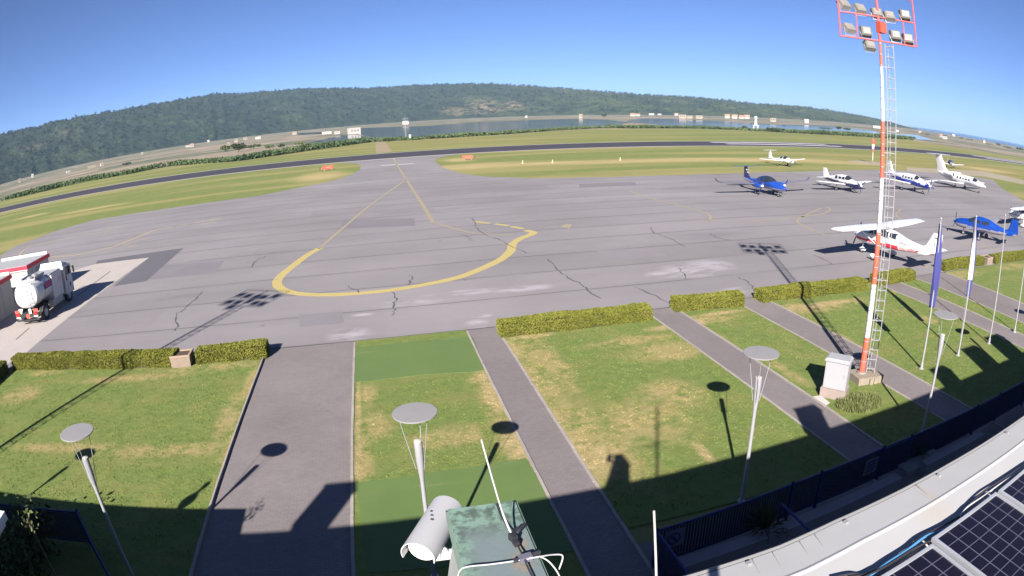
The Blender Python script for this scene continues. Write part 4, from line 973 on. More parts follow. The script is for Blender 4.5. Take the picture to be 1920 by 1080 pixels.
def highwing(label, loc, head, livery=True):
    t = thing('high_wing_plane', label, 'light aircraft', loc, -R(head), 'light aircraft parked on the apron')
    st = [(2.18,1.28,.42,.42,2),(2.05,1.27,.74,.66,2.4),(1.6,1.25,.94,.80,2.8),(1.0,1.24,1.02,.92,3),(.75,1.32,1.06,1.12,3),(.25,1.50,1.10,1.38,3.2),(-.6,1.50,1.10,1.36,3.2),(-1.5,1.44,1.02,1.20,3),(-2.3,1.36,.78,.92,2.8),(-3.4,1.34,.50,.62,2.6),(-4.6,1.36,.30,.44,2.4),(-5.35,1.40,.12,.24,2)]
    fu, sg = hull(st, 84, 44)
    def liv(x, y, z):
        zl = z - 1.30 - .02*y
        if not livery: return 3 if -.16 < zl < -.06 else 0
        if -.36 < zl < -.02:
            if -1.9 < y < -.75: return 1
            if -4.0 < y < -3.0: return 1 if (y < -3.35 or z > 1.2) else 2
            if -3.0 < y <= -1.9: return 2 if (int((y+9)*5.2) % 3) else 0
            if -.75 <= y < 2.0 and -.30 < zl < -.10: return 1
        if -5.0 < y < -4.45 and -.16 < zl < .02: return 1
        if 0.19 < zl < .25 and y < -2.0: return 3
        return 0
    paint(fu, liv); fo = fu.build('fuselage', [M_AW, M_AR, M_AP, M_AG], t)
    ws = skin(fu, lambda x, y, z: z > 1.62 and z < 2.12 and .30 < y < 1.02 and not (abs(x) < .02)); ws.build('windscreen', M_GLASS, t)
    for a, b in ((-.30,.24),(-1.02,-.40)):
        for s in (-1, 1): skin(fu, lambda x, y, z: 1.60 < z < 2.04 and a < y < b and x*s > .3).build('side_window', M_GLASS, t)
    for s in (-1, 1): skin(fu, lambda x, y, z: 1.66 < z < 1.99 and -1.75 < y < -1.15 and x*s > 0).build('rear_window', M_GLASS, t)
    mb = MB(); wing(mb, [(-5.5,.36,2.36,1.05,.10),(-5.36,.42,2.37,1.18,.16),(-2.6,.62,2.30,1.62,.26),(0,.62,2.22,1.62,.28),(2.6,.62,2.30,1.62,.26),(5.36,.42,2.37,1.18,.16),(5.5,.36,2.36,1.05,.10)])
    mb.build('wing', M_AW, t)
    for s in (-1, 1): MB().tube([(s*.52,.12,1.0),(s*2.55,.1,2.18)], .05, 8).build('wing_strut', M_AW, t)
    mb = MB(); wing(mb, [(-1.7,-4.42,1.42,.75,.06),(0,-4.02,1.42,1.2,.10),(1.7,-4.42,1.42,.75,.06)]); mb.build('tailplane', M_AW, t)
    mb = MB(); fin(mb, [(1.46,-3.55,1.95,.06),(1.72,-4.15,1.32,.12),(2.66,-4.72,.82,.09)]); fo2 = mb.build('fin', flat('fin_pale', (.62,.62,.63), .35), t)
    if livery:
        for s in (-1, 1):
            MB().box((s*.055,-5.02,2.34), (.012,.30,.09)).build('tail_mark', M_AG, fo2, smooth=0); MB().box((s*.066,-4.95,1.92), (.012,.07,.26)).build('tail_mark', M_AG, fo2, smooth=0)
    for s in (-1, 1):
        legs(t, (s*.50,-.35,.95), (s*1.25,-.40,.22), .055); wheel(t, (s*1.30,-.40,.22), .22)
        m2 = MB().ball((s*1.30,-.40,.30), (.13,.40,.17), 12, 8); m2.build('wheel_fairing', M_AW, t)
    legs(t, (0,1.55,.90), (0,1.62,.22), .05); wheel(t, (0,1.62,.19), .19); MB().ball((0,1.60,.27), (.11,.34,.15), 12, 8).build('wheel_fairing', M_AW, t)
    prop(t, (0,2.22,1.28), .95, 2, 1.05, .19, M_AW); return t

def lowwing(name, label, loc, head, st, liv, mats, span, zw, chord, ytop, glass, tail, gear, props, dihed=.45, group='light aircraft parked on the apron', wmat=None, tmat=None, cat='light aircraft', tipfin=0, nose_gear=None, winglet=0):
    t = thing(name, label, cat, loc, -R(head), group)
    fu, sg = hull(st, 84, 40); paint(fu, liv); fu.build('fuselage', mats, t)
    for nm, fn, off in glass:
        if 'window' in nm:
            for s in (-1, 1): skin(fu, lambda x, y, z: x*s > 0 and fn(x, y, z), off).build(nm, M_GLASS, t)
        else: skin(fu, fn, off).build(nm, M_GLASS, t)
    wmat = wmat or M_AW; tmat = tmat or wmat
    for s in (-1, 1):
        mb = MB(); x1 = span/2
        wing(mb, [(s*.15,ytop,zw,chord,.24),(s*x1*.5,ytop-.10,zw+dihed*.5,chord*.84,.20),(s*x1*.94,ytop-.25,zw+dihed*.94,chord*.62,.13),(s*x1,ytop-.38,zw+dihed+winglet*.4,chord*.42,.07)])
        if winglet: wing(mb, [(s*x1,ytop-.38,zw+dihed+winglet*.35,chord*.42,.07),(s*(x1+.12),ytop-.62,zw+dihed+winglet,chord*.26,.04)])
        mb.build('wing', wmat, t)
    T = tail; mb = MB(); fin(mb, T['fin']); mb.build('fin', T.get('finmat', tmat), t)
    zt, yt, sp, ct = T['hs']; mb = MB(); wing(mb, [(-sp/2,yt-.28*ct,zt,ct*.62,.05),(0,yt,zt,ct,.10),(sp/2,yt-.28*ct,zt,ct*.62,.05)]); mb.build('tailplane', T.get('hsmat', tmat), t)
    for (x, y, ztop, r) in gear:
        for s in ((-1, 1) if x else (1,)):
            legs(t, (s*x, y, ztop), (s*x, y, r), .05, M_AS); wheel(t, (s*x, y, r), r, .15)
    for (x, y, z, r, n, ang, sp_) in props:
        for s in ((-1, 1) if x else (1,)):
            prop(t, (s*x, y, z), r, n, ang+.5*s*(x > 0), sp_, mats[0] if x == 0 else M_AW)
    return t
# blue twin with tall T tail
st = [(4.25,1.12,.10,.10,2),(4.05,1.12,.42,.40,2.2),(3.4,1.14,.86,.74,2.5),(2.5,1.18,1.12,.92,2.7),(1.9,1.28,1.22,1.14,2.6),(1.2,1.44,1.28,1.46,2.4),(.3,1.52,1.30,1.58,2.4),(-.8,1.46,1.20,1.38,2.4),(-1.8,1.34,.88,.96,2.4),(-3.0,1.32,.50,.62,2.3),(-4.2,1.36,.30,.46,2.2),(-5.0,1.42,.16,.32,2)]
tw = lowwing('twin_engine_plane', 'dark blue twin engined plane with a T tail, leftmost in the parked row', (47.2, 66.1, 0), 180, st,
    lambda x, y, z: (1 if z < 1.06+.10*max(0, -y) - (.05 if y > 2 else 0) else 0), [M_AB, M_AS], 14.5, 1.22, 1.35, .55,
    [('canopy', lambda x, y, z: z > 1.60 + .10*max(0, y-.8) and -1.35 < y < 2.0 and not (.18 < y < .32 and abs(x) > .1) and not (-.62 < y < -.50), .012)],
    {'fin': [(1.45,-3.2,1.9,.10),(2.0,-3.95,1.15,.13),(3.05,-4.30,.80,.10)], 'hs': (3.08,-4.1,4.2,.95), 'finmat': M_ANB, 'hsmat': flat('slate_blue', (.05,.085,.15), .4)}, [(1.35,-.15,1.2,.24),(0,2.9,1.0,.20)], [(1.75,1.72,1.22,.93,3,.6,.17)], .38, wmat=flat('twin_wing_grey', (.11,.11,.145), .4), winglet=.45)
for s in (-1, 1):
    m2, _ = hull([(1.68,1.22,.34,.34,2),(1.45,1.22,.62,.60,2.4),(.7,1.22,.70,.66,2.5),(-.3,1.26,.52,.50,2.3),(-1.1,1.32,.14,.2,2)], 24, 20)
    m2.v = [(x+s*1.75, y, z) for x, y, z in m2.v]; m2.build('engine_nacelle', M_AB if s > 0 else M_AB, tw)
for s in (-1, 1):
    MB().box((s*.075,-4.30,2.62), (.012,.30,.16)).build('tail_mark', M_AW, tw, smooth=0); MB().box((s*.085,-4.10,2.30), (.012,.26,.14)).build('tail_mark', M_AW, tw, smooth=0)
# white single with dark belly
st = [(4.0,1.16,.30,.34,2),(3.8,1.15,.74,.70,2.4),(3.0,1.17,1.02,.92,2.8),(2.1,1.22,1.12,1.06,2.8),(1.6,1.36,1.14,1.26,2.8),(1.0,1.48,1.16,1.44,2.7),(0,1.50,1.16,1.44,2.7),(-1.0,1.46,1.04,1.28,2.6),(-2.0,1.40,.80,.96,2.5),(-3.2,1.36,.48,.62,2.4),(-4.3,1.38,.20,.36,2)]
lowwing('low_wing_plane', 'white low wing plane with a dark belly, second from the left in the parked row', (62.2, 67.8, 0), 180, st,
    lambda x, y, z: (1 if z < 1.20+.045*max(0, 1-y) else (2 if z < 1.27+.045*max(0, 1-y) else 0)), [M_AW, M_ANB, M_AG], 10.6, .92, 1.9, 1.3,
    [('windscreen', lambda x, y, z: z > 1.62 and 1.12 < y < 2.0, .012)] + [('side_window', (lambda a, b: lambda x, y, z: 1.60 < z < 1.98 and a < y < b and abs(x) > .3)(a, b), .012) for a, b in ((.42,1.02),(-.32,.30),(-1.05,-.45))],
    {'fin': [(1.5,-2.7,1.6,.08),(1.9,-3.15,1.25,.12),(2.75,-3.62,.80,.09)], 'hs': (1.42,-3.2,3.6,.95)}, [(1.45,.35,.9,.23),(0,2.75,.9,.21)], [(0,4.02,1.16,1.0,3,.5,.17)], .45)
# large single turboprop, white over blue
st = [(5.0,1.45,.30,.34,2),(4.75,1.45,.70,.80,2.3),(3.9,1.48,.98,1.02,2.5),(2.8,1.58,1.20,1.24,2.4),(2.2,1.72,1.30,1.50,2.3),(1.4,1.82,1.34,1.66,2.2),(-.6,1.82,1.34,1.66,2.2),(-2.0,1.80,1.22,1.50,2.2),(-3.6,1.84,.82,1.06,2.2),(-5.0,1.92,.44,.66,2.1),(-6.0,2.02,.16,.32,2)]
lowwing('turboprop_plane', 'white turboprop with a blue lower half just right of the floodlight mast', (76.9, 67.0, 0), 187, st,
    lambda x, y, z: (1 if z < 1.74 - .12*max(0, y-1.5) + .09*max(0, -y-1) or y > 4.2 and z < 1.62 else 0), [M_AW, flat('turboprop_blue', (.012,.045,.36), .25, coat=.5)], 13.0, 1.12, 1.75, .7,
    [('windscreen', lambda x, y, z: z > 2.02 and 1.75 < y < 2.55 and not abs(x) < .03, .012)] + [('side_window', (lambda a: lambda x, y, z: 1.92 < z < 2.22 and a < y < a+.36 and abs(x) > .3)(a), .012) for a in (.9,.15,-.6,-1.35)],
    {'fin': [(2.0,-3.6,2.4,.10),(2.7,-4.55,1.5,.14),(4.0,-5.2,.95,.10)], 'hs': (2.15,-5.0,4.8,1.05)}, [(1.5,-.35,1.1,.28),(0,3.3,1.1,.24)], [(0,5.02,1.45,1.15,4,.4,.22)], .75, cat='turboprop')
# business jet
st = [(6.4,1.38,.08,.08,2),(6.15,1.38,.36,.34,2),(5.4,1.44,.82,.80,2.1),(4.5,1.52,1.18,1.16,2.1),(3.8,1.66,1.36,1.42,2.1),(3.1,1.74,1.46,1.58,2.1),(1,1.76,1.48,1.60,2),(-2.2,1.76,1.48,1.60,2),(-3.8,1.84,1.26,1.38,2),(-5.4,1.98,.80,.92,2),(-6.8,2.14,.30,.42,2)]
jt = lowwing('business_jet', 'white business jet with a T tail at the right end of the parked row', (97.0, 70.2, 0), 184, st,
    lambda x, y, z: 0, [M_AW], 14.6, .98, 2.1, .9,
    [('windscreen', lambda x, y, z: z > 1.86 and 3.35 < y < 4.35 and not abs(x) < .04, .012)] + [('cabin_window', (lambda a: lambda x, y, z: 1.82 < z < 2.12 and a < y < a+.3 and abs(x) > .3)(a), .012) for a in (2.2,1.4,.6,-.2,-1.0)],
    {'fin': [(2.2,-3.3,3.9,.16),(3.1,-4.7,2.5,.24),(5.35,-6.2,1.7,.15)], 'hs': (5.45,-6.1,7.0,1.5)}, [(1.6,-.6,1.0,.30),(0,4.6,1.2,.22)], [], .40, cat='jet')
for s in (-1, 1):
    m2, _ = hull([(-1.5,2.32,.74,.74,2),(-1.7,2.32,.84,.84,2),(-2.8,2.32,.86,.86,2),(-4.2,2.34,.60,.60,2)], 20, 22)
    m2.v = [(x+s*1.22, y, z) for x, y, z in m2.v]; e = m2.build('engine', M_AW, jt)
    MB().tube([(s*1.22,-1.47,2.32),(s*1.22,-1.52,2.32)], .30, 18).build('engine_intake', M_DK, e); MB().box((s*.82,-2.7,2.25), (.5,1.3,.12)).build('pylon', M_AW, jt, smooth=0)
# white motor glider on the grass
st = [(3.1,1.02,.30,.30,2),(2.9,1.02,.62,.58,2.3),(2.2,1.06,.92,.84,2.5),(1.5,1.16,1.06,1.06,2.4),(.8,1.28,1.10,1.26,2.3),(0,1.28,1.06,1.20,2.3),(-.9,1.18,.80,.88,2.3),(-2.0,1.12,.46,.50,2.2),(-3.4,1.14,.28,.32,2.1),(-4.8,1.2,.14,.22,2)]
lowwing('trainer_plane', 'white trainer with a slim T tail parked on the grass', (77.2, 102.2, 0), 178, st, lambda x, y, z: 0, [M_AW], 11.8, .92, 1.2, .5,
    [('canopy', lambda x, y, z: z > 1.42 and -.6 < y < 1.5 and not (.30 < y < .44), .012)],
    {'fin': [(1.25,-3.2,1.6,.08),(1.6,-3.7,1.1,.11),(2.7,-4.15,.72,.08)], 'hs': (2.75,-4.0,3.3,.80)}, [(1.3,-.1,.9,.25),(0,2.0,.9,.24)], [(0,3.12,1.02,.9,2,.3,.15)], .45)
# small aircraft with covered canopy
st = [(2.7,1.0,.30,.32,2),(2.5,1.0,.70,.66,2.3),(1.6,1.02,.96,.86,2.6),(1.0,1.10,1.04,1.02,2.5),(.3,1.24,1.06,1.30,2.4),(-.6,1.24,1.0,1.22,2.4),(-1.4,1.14,.76,.86,2.4),(-2.6,1.1,.46,.52,2.2),(-4.0,1.14,.20,.30,2)]
cv = lowwing('covered_plane', 'small white plane with a dark blue canopy cover on the far right grass', (146.5, 111.0, 0), 215, st, lambda x, y, z: 0, [M_AW], 9.2, .80, 1.35, .7, [],
    {'fin': [(1.2,-2.7,1.3,.08),(1.55,-3.1,1.0,.10),(2.5,-3.55,.66,.08)], 'hs': (1.2,-3.1,3.0,.8), 'finmat': M_AW}, [(1.2,-.1,.8,.24),(0,1.9,.8,.22)], [(0,2.72,1.0,.85,2,.9,.15)], .45)
m2, _ = hull([(1.35,1.35,.5,.4,2),(1.0,1.38,1.16,1.0,2.3),(.3,1.42,1.26,1.30,2.3),(-.7,1.40,1.2,1.24,2.3),(-1.5,1.28,.8,.7,2.2)], 20, 20); m2.build('canopy_cover', flat('cover_cloth', (.03,.03,.10), .9), cv)
# blue low wing single on the right apron
st = [(3.55,1.12,.26,.28,2),(3.4,1.12,.66,.66,2.3),(2.7,1.16,1.06,.94,2.6),(1.9,1.20,1.22,1.06,2.6),(1.2,1.34,1.27,1.32,2.4),(.4,1.42,1.27,1.46,2.3),(-.6,1.38,1.16,1.30,2.3),(-1.6,1.26,.86,.94,2.3),(-2.8,1.20,.50,.58,2.2),(-4.0,1.22,.22,.36,2)]
lowwing('blue_plane', 'bright blue low wing plane seen behind the flagpoles', (54.6, 36.0, 0), -17, st, lambda x, y, z: (1 if z < 1.08+.04*max(0, -y) else 0), [M_CB, M_AS], 11.4, .95, 1.40, .75,
    [('windscreen', lambda x, y, z: z > 1.50 and 1.1 < y < 1.8 and abs(x) > .03, .012), ('side_window', lambda x, y, z: 1.52 < z < 1.84 and .28 < y < .95 and abs(x) > .3, .012), ('side_window', lambda x, y, z: 1.52 < z < 1.84 and -.75 < y < .12 and abs(x) > .3, .012)],
    {'fin': [(1.25,-2.6,1.7,.08),(1.7,-3.1,1.2,.12),(2.65,-3.45,.80,.09)], 'hs': (1.22,-3.0,3.9,.85), 'finmat': M_CB, 'hsmat': M_CB}, [(1.5,.05,1.0,.22),(0,2.5,.9,.20)], [(0,3.56,1.12,.98,3,1.5,.17)], .60, wmat=M_AS)
highwing('white high wing plane with red side lettering behind the floodlight mast', (35.25, 33.55, 0), -9, True).scale = (1.06,)*3
highwing('plain white high wing plane cut off by the right picture edge', (71.7, 40.2, 0), -12, False)

# ------------------------------------------------------------------ fuel truck and sheds
M_TW = flat('truck_white', (.46,.46,.46), .35, var=.06, coat=.3); M_CH = flat('chassis_black', (.02,.02,.022), .7)
t = thing('fuel_truck', 'white tanker truck with orange plates at its rear on the concrete pad', 'tanker truck', (-24.75, 36.55, 0), -R(-1))
MB().box((0,3.4,.78), (.85,7.0,.24)).build('chassis', M_CH, t, smooth=0)
mb = MB(); seg = 32
def oval(y, w, h, z=1.95): return [(w/2*math.copysign(abs(math.cos(a))**.85, math.cos(a)), y, z+h/2*math.copysign(abs(math.sin(a))**.85, math.sin(a))) for a in (2*PI*(j+.5)/seg for j in range(seg))]
mb.rings([oval(.18,.5,.35), oval(.12,1.5,1.15), oval(.26,2.15,1.62), oval(.42,2.28,1.72), oval(2.9,2.28,1.72), oval(3.0,2.2,1.66)][::-1]); tk = mb.build('tank', M_TW, t)
mb = MB()
for y in (.42, 1.6): mb.rings([oval(y-.03,2.31,1.75), oval(y+.03,2.31,1.75)])
mb.build('tank_band', M_GALV, tk)
MB().box((0,3.75,1.78), (2.36,1.75,1.72)).build('equipment_body', M_TW, t, smooth=0)
MB().box((0,3.72,2.68), (2.2,1.9,.06)).build('body_roof', M_GALV, t, smooth=0)
mb = MB(); mb.prism([(-.62,1.1),(.62,1.1),(.62,2.6),(-.62,2.6)], 2.78, 2.86); 
for x in (-.66, .66): mb.box((x,1.85,2.90), (.05,1.6,.16))
mb.build('walkway', M_GALV, t, smooth=0)
for y in (1.4, 2.2): MB().lathe([(.28,0),(.28,.10),(.2,.16),(.02,.18)], (0,y,2.84), 18).build('manhole', M_GREY, t)
mb = MB(); mb.rings([[(x*w, y, z) for x, z in ((-1,.62),(1,.62),(1,2.72),(-1,2.72))] for y, w in ((5.02,1.20),(6.55,1.19))]); 
mb.v[:] = [(x, y - (.16 if (y > 6 and z > 2) else 0), z) for x, y, z in mb.v]; cab = mb.build('cab', M_TW, t, smooth=0)
mb = MB(); mb.rings([[(-1.12,5.05,2.72),(1.12,5.05,2.72),(1.02,5.2,3.08),(-1.02,5.2,3.08)],[(-1.12,6.3,2.72),(1.12,6.3,2.72),(1.0,5.9,2.86),(-1.0,5.9,2.86)]]); mb.build('wind_deflector', M_TW, t, smooth=0)
mb = MB(); mb.quad((-1.05,6.575,1.62),(1.05,6.575,1.62),(1.05,6.415,2.52),(-1.05,6.415,2.52)); mb.build('windscreen', M_GLASS, t, smooth=0)
for s in (-1, 1):
    mb = MB(); x = s*1.212; q = [(x,5.30,1.58),(x,6.42,1.58),(x,6.28,2.58),(x,5.36,2.58)]; mb.quad(*(q if s > 0 else q[::-1])); mb.build('side_window', M_GLASS, t, smooth=0)
    mb = MB().box((s*1.215,5.95,1.35), (.02,.9,1.2)); d = mb.build('door', M_TW, t, smooth=0); MB().box((s*1.235,5.9,1.22), (.012,.22,.28)).build('door_emblem', flat('emblem_blue', (.02,.07,.22), .5), d, smooth=0)
    MB().tube([(s*1.2,6.35,2.4),(s*1.42,6.42,2.4)], .02, 5).box((s*1.45,6.42,2.2), (.12,.06,.5)).build('mirror', M_CH, t, smooth=0)
    mb = MB().box((s*1.19,2.15,2.18), (.02,1.25,.46)); d = mb.build('side_board', flat('board_purple', (.09,.03,.15), .5), t, smooth=0)
    m2 = MB()
    for zz, ll in ((2.27,.95),(2.12,.8)): m2.box((s*1.205,2.15,zz), (.012,ll,.09))
    m2.build('board_band', flat('board_red', (.50,.05,.08), .5), d, smooth=0)
    m2 = MB(); 
    for yy in (4.05,4.2,4.38): m2.box((s*1.19,yy,2.10), (.014,.09,.30))
    m2.box((s*1.19,4.13,2.10), (.014,.2,.07)); m2.build('body_letters', M_AP, t, smooth=0)
    for y in (1.15, 5.6):
        o = MB().tube([(s*1.14-s*.30,y,.50),(s*1.14-s*.26,y,.50),(s*1.14,y,.50)], [.46,.50,.50], 22).build('wheel', M_BLK, t); MB().tube([(s*1.05,y,.5),(s*1.15,y,.5)], .28, 16).build('rim', M_GREY, o)
        MB().rings([[(s*1.0+dx,y+.62*math.cos(a),.5+.62*math.sin(a)) for dx in (-.18,.18)] + [(s*1.0+dx,y+.58*math.cos(a),.5+.58*math.sin(a)) for dx in (.18,-.18)] for a in (PI*i/10 for i in range(11))]).build('mudguard', M_CH, t, smooth=0)
    MB().box((s*.98,3.35,.72), (.42,1.9,.46)).build('side_locker', M_GREY, t, smooth=0)
MB().box((0,-.02,.72), (2.3,.14,.26)).build('rear_bumper', M_CH, t, smooth=0)
MB().box((0,.0,.38), (2.2,.10,.10)).build('underrun_bar', M_CH, t, smooth=0)
for s in (-1, 1):
    MB().box((s*.92,-.10,1.02), (.42,.03,.20)).build('orange_plate', M_OR, t, smooth=0)
    MB().box((s*.88,-.11,.80), (.34,.04,.16)).build('tail_light', flat('tail_lamp_red', (.45,.02,.02), .3), t, smooth=0)
    MB().box((s*.86,-.11,.62), (.40,.03,.10)).build('white_plate', M_WP, t, smooth=0)
MB().box((.12,-.11,.66), (.34,.03,.28)).build('orange_plate', M_OR, t, smooth=0)
mb = MB(); mb.rings([[(-.75,-.10,1.20),(-.27,-.10,1.20),(-.51,-.10,.82)],[(-.75,-.12,1.20),(-.27,-.12,1.20),(-.51,-.12,.82)]][::-1]); mb.build('warning_triangle', M_WP, t, smooth=0)
MB().box((.38,-.10,.98), (.26,.03,.34)).build('hazard_label', M_WP, t, smooth=0)
mb = MB()
for x in (.30, .68): mb.tube([(x,-.02,.55),(x,-.02,1.1),(x,.02,1.7),(x,.12,2.4),(x,.5,2.98)], .022, 6)
for z, y in ((.8,-.02),(1.05,-.02),(1.3,.0),(1.55,.01),(1.8,.03),(2.05,.07),(2.3,.10),(2.6,.24)): mb.tube([(.30,y,z),(.68,y,z)], .016, 5)
mb.build('ladder', M_GALV, t)
M_SHW = flat('shed_white', (.42,.41,.38), .7, vs=1); M_SHR = flat('shed_roof_grey', (.27,.28,.29), .8, vs=.8); M_SHF = flat('shed_red', (.55,.03,.055), .5)
def shed(x1, y0, y1, w, h, label):
    t = thing('fuel_shed', label, 'shed', (x1, y0, 0), 0, 'red edged fuel station sheds'); d = y1-y0
    mb = MB().box((-w/2, d/2, h/2), (w, d, h)); mb.build('wall', M_SHW, t, smooth=0)
    mb = MB()
    for c_, s_ in (((-w/2,-.09,h-.13),(w+.3,.08,.30)), ((.09,d/2,h-.13),(.08,d+.1,.30)), ((-w/2,d+.09,h-.13),(w+.3,.08,.30))): mb.box(c_, s_)
    mb.build('fascia', M_SHF, t, smooth=0)
    mb = MB().box((-w/2,-.095,h-.32), (w+.3,.06,.07)); mb.build('white_trim', M_WP, t, smooth=0)
    mb = MB().box((-w/2, d/2, h+.02), (w+.1, d+.1, .06)); mb.build('roof', M_SHR, t, smooth=0)
    MB().box((-w/2, d-.02, h+.16), (w, .14, .22)).build('roof_upstand', M_WP, t, smooth=0)
    for i in range(3): MB().box((.012, d*(.22+.28*i), h*.45), (.02, .06, h*.78)).build('panel_joint', M_SHR, t, smooth=0)
    MB().box((.02, d*.5, h*.42), (.03, .9, h*.80)).build('door', M_SHR, t, smooth=0)
shed(-29.0, 44.1, 48.4, 6.0, 2.75, 'far white shed with a bright red roof edge behind the tanker truck')
shed(-29.1, 33.0, 41.2, 6.0, 2.75, 'near white shed with a dark red roof edge cut off at the left edge')
# ------------------------------------------------------------------ the terminal the camera stands on
M_PAR = flat('parapet_white', (.60,.595,.58), .8, vs=.6, var=.06); M_ROOF = flat('roof_membrane', (.52,.51,.48), .85, vs=.5, var=.08); M_WALL = flat('terminal_plaster', (.50,.50,.50), .85, vs=.4); M_ALU = flat('aluminium', (.62,.63,.64), .35, .6)
def mat_parapet():
    k = NT('parapet_sheet', .75, spec=.35)
    n = k.noise(1.2, detail=6, rough=.65); st = k.noise(1.0, k.co(scale=(3.5, .6, 1)), 5, .7)
    c = k.scale((.33,.33,.335), k.math('MULTIPLY_ADD', n, .24, .88))
    m = k.math('MULTIPLY', k.smooth(st, .60, .74), .30); c = k.mix(m, c, (.27,.25,.20))
    q = k.blobs([(4.15,2.72,.12,.35),(4.0,2.5,.35,.2)], .9); c = k.mix(k.math('MULTIPLY', q, k.math('MULTIPLY', n, .4)), c, (.34,.27,.16))
    k.color(c); return k.m
M_PS = mat_parapet()
terminal = thing('terminal_building', 'white terminal building with a pale parapet and solar panels on its flat roof', 'building', (0,0,0))
OUT = [(-34,2.62),(-8,2.72),(1.92,2.855),(2.56,2.865),(3.16,2.918),(4.02,2.952),(4.75,2.989),(5.48,3.018),(6.53,3.073),(8,3.14),(14,3.38),(20,3.6),(34,4.0)]
def off(d): return [(x, y-d) for x, y in OUT]
mb = MB(); mb.prism([(p[0], p[1]-.10) for p in OUT] + [(34,-14),(-34,-14)], 0, 6.72); mb.build('wall', M_WALL, terminal, smooth=0)
# parapet: outer sloping sheet, raised seam, inner sheet down to the roof
mb = MB(); n = len(OUT)
prof = [(-.02, 6.72), (-.02, 7.00), (.0, 7.02), (.30, 7.045), (.33, 7.056), (.36, 7.045), (.66, 7.018), (.80, 6.86)]
for (d0, z0), (d1, z1) in zip(prof[:-1], prof[1:]):
    for i in range(n-1):
        a, b = OUT[i], OUT[i+1]
        mb.quad((a[0], a[1]-d0, z0), (b[0], b[1]-d0, z0), (b[0], b[1]-d1, z1), (a[0], a[1]-d1, z1)); f = mb.f.pop(); mb.f.append(f)
mb.build('parapet', M_PS, terminal, smooth=20)
SJ = flat('sheet_joint_grey', (.27,.26,.27), .8)
for x in (2.22, 2.4, 2.66, 2.82):
    y = np.interp(x, [p[0] for p in OUT], [p[1] for p in OUT]); MB().box((x+.03, y-.155, 7.031), (.006, .27, .010), -.2).build('sheet_joint', SJ, terminal, smooth=0)
for x in (4.15, 8.2, -2, -6): 
    y = np.interp(x, [p[0] for p in OUT], [p[1] for p in OUT]); MB().box((x, y-.15, 7.032), (.014, .27, .010), -.15).build('sheet_joint', SJ, terminal, smooth=0)
mb = MB(); mb.tube([(x, y+.03, 7.005) for x, y in OUT], .022, 6); mb.build('gutter_edge', flat('gutter_grey', (.17,.17,.17), .6), terminal)
for x in (2.23, 3.21, 4.5, 5.95, 7.4): 
    y = np.interp(x, [p[0] for p in OUT], [p[1] for p in OUT]); MB().box((x, y-.045, 7.030), (.035, .035, .025)).build('gutter_clip', M_GREY, terminal, smooth=0)
mb = MB(); mb.prism([(p[0], p[1]-.79) for p in OUT] + [(34,-14),(-34,-14)], 6.73, 6.86); mb.build('roof', M_ROOF, terminal, smooth=0)
# unseen blocks on the roof ends, placed to throw the stepped lawn shadows
def roof_block(shadow, zt, d, label, name='roof_block'):
    """block whose shadow corner points on the lawn are given"""
    P = [Vector(p) for p in shadow]; xs = [p[0]-SHD.x*zt for p in P]; y = sum(p[1] for p in P)/len(P) - SHD.y*zt
    x0, x1 = min(xs), max(xs); t = thing(name, label, 'roof housing', ((x0+x1)/2, y-d/2, 6.86), 0, 'unseen roof blocks along the terminal edge')
    MB().box((0,0,(zt-6.86)/2), (x1-x0, d, zt-6.86)).build('body', M_PAR, t, smooth=0); MB().box((0,0,zt-6.86+.03), (x1-x0+.08, d+.08, .05)).build('cover', M_ROOF, t, smooth=0)
roof_block([(21.4,15.99),(22.45,16.2)], 7.85, .6, 'unseen white roof block right of the picture, first of three that shade the flagpole lawn')
roof_block([(25.1,16.9),(26.4,17.0)], 8.3, .6, 'unseen white roof block right of the picture, middle one of three that shade the flagpole lawn')
roof_block([(28.0,17.3),(29.5,17.4)], 8.4, .6, 'unseen white roof block right of the picture, last of three that shade the flagpole lawn')
roof_block([(13.4,15.9),(14.3,15.9)], 7.8, .5, 'unseen white roof block right of the picture that shades the end of the third path')
roof_block([(-2.3,15.9),(-1.4,15.9)], 8.05, .5, 'unseen white roof block left of the picture that shades the wide path')
# lower wing at the left
wing_t = thing('terminal_wing', 'lower terminal wing whose white roof corner shows at the lower left edge', 'building', (0,0,0))
WP = [(-7.62,8.12),(-7.62,2.4),(-40,2.4),(-40,10.2)]
mb = MB(); mb.prism([(-11.5,7.2),(-11.5,2.66),(-40,2.5),(-40,9.2)], 0, 4.12); mb.build('wall', M_WALL, wing_t, smooth=0)
mb = MB(); mb.prism([(-7.74,8.10),(-7.74,2.80),(-8.1,2.80),(-8.1,7.75),(-40,9.8),(-40,10.2)], 4.22, 4.39); mb.build('parapet', M_PAR, wing_t, smooth=0)
mb = MB(); mb.prism([(-7.80,8.0),(-7.80,2.85),(-40,2.7),(-40,9.7)], 4.13, 4.215); mb.build('roof', M_ROOF, wing_t, smooth=0)
t = thing('shadow_pole', 'unseen pole with round heads added on the lower wing roof to shade the left lawn', 'spotlight', (-10.1, 7.7, 4.22), .3)  # unseen pole with two heads, added for its shadow on the left lawn
MB().tube([(0,0,0),(0,0,1.15)], .06, 8).build('pole', M_GREY, t); MB().ball((0,.02,.75), (.22,.18,.26), 12, 8).build('lower_head', M_GREY, t); MB().ball((.02,0,1.3), (.10,.09,.16), 10, 6).build('upper_head', M_GREY, t); MB().box((0,0,.12), (.7,.5,.34)).build('base_box', M_GREY, t, smooth=0)

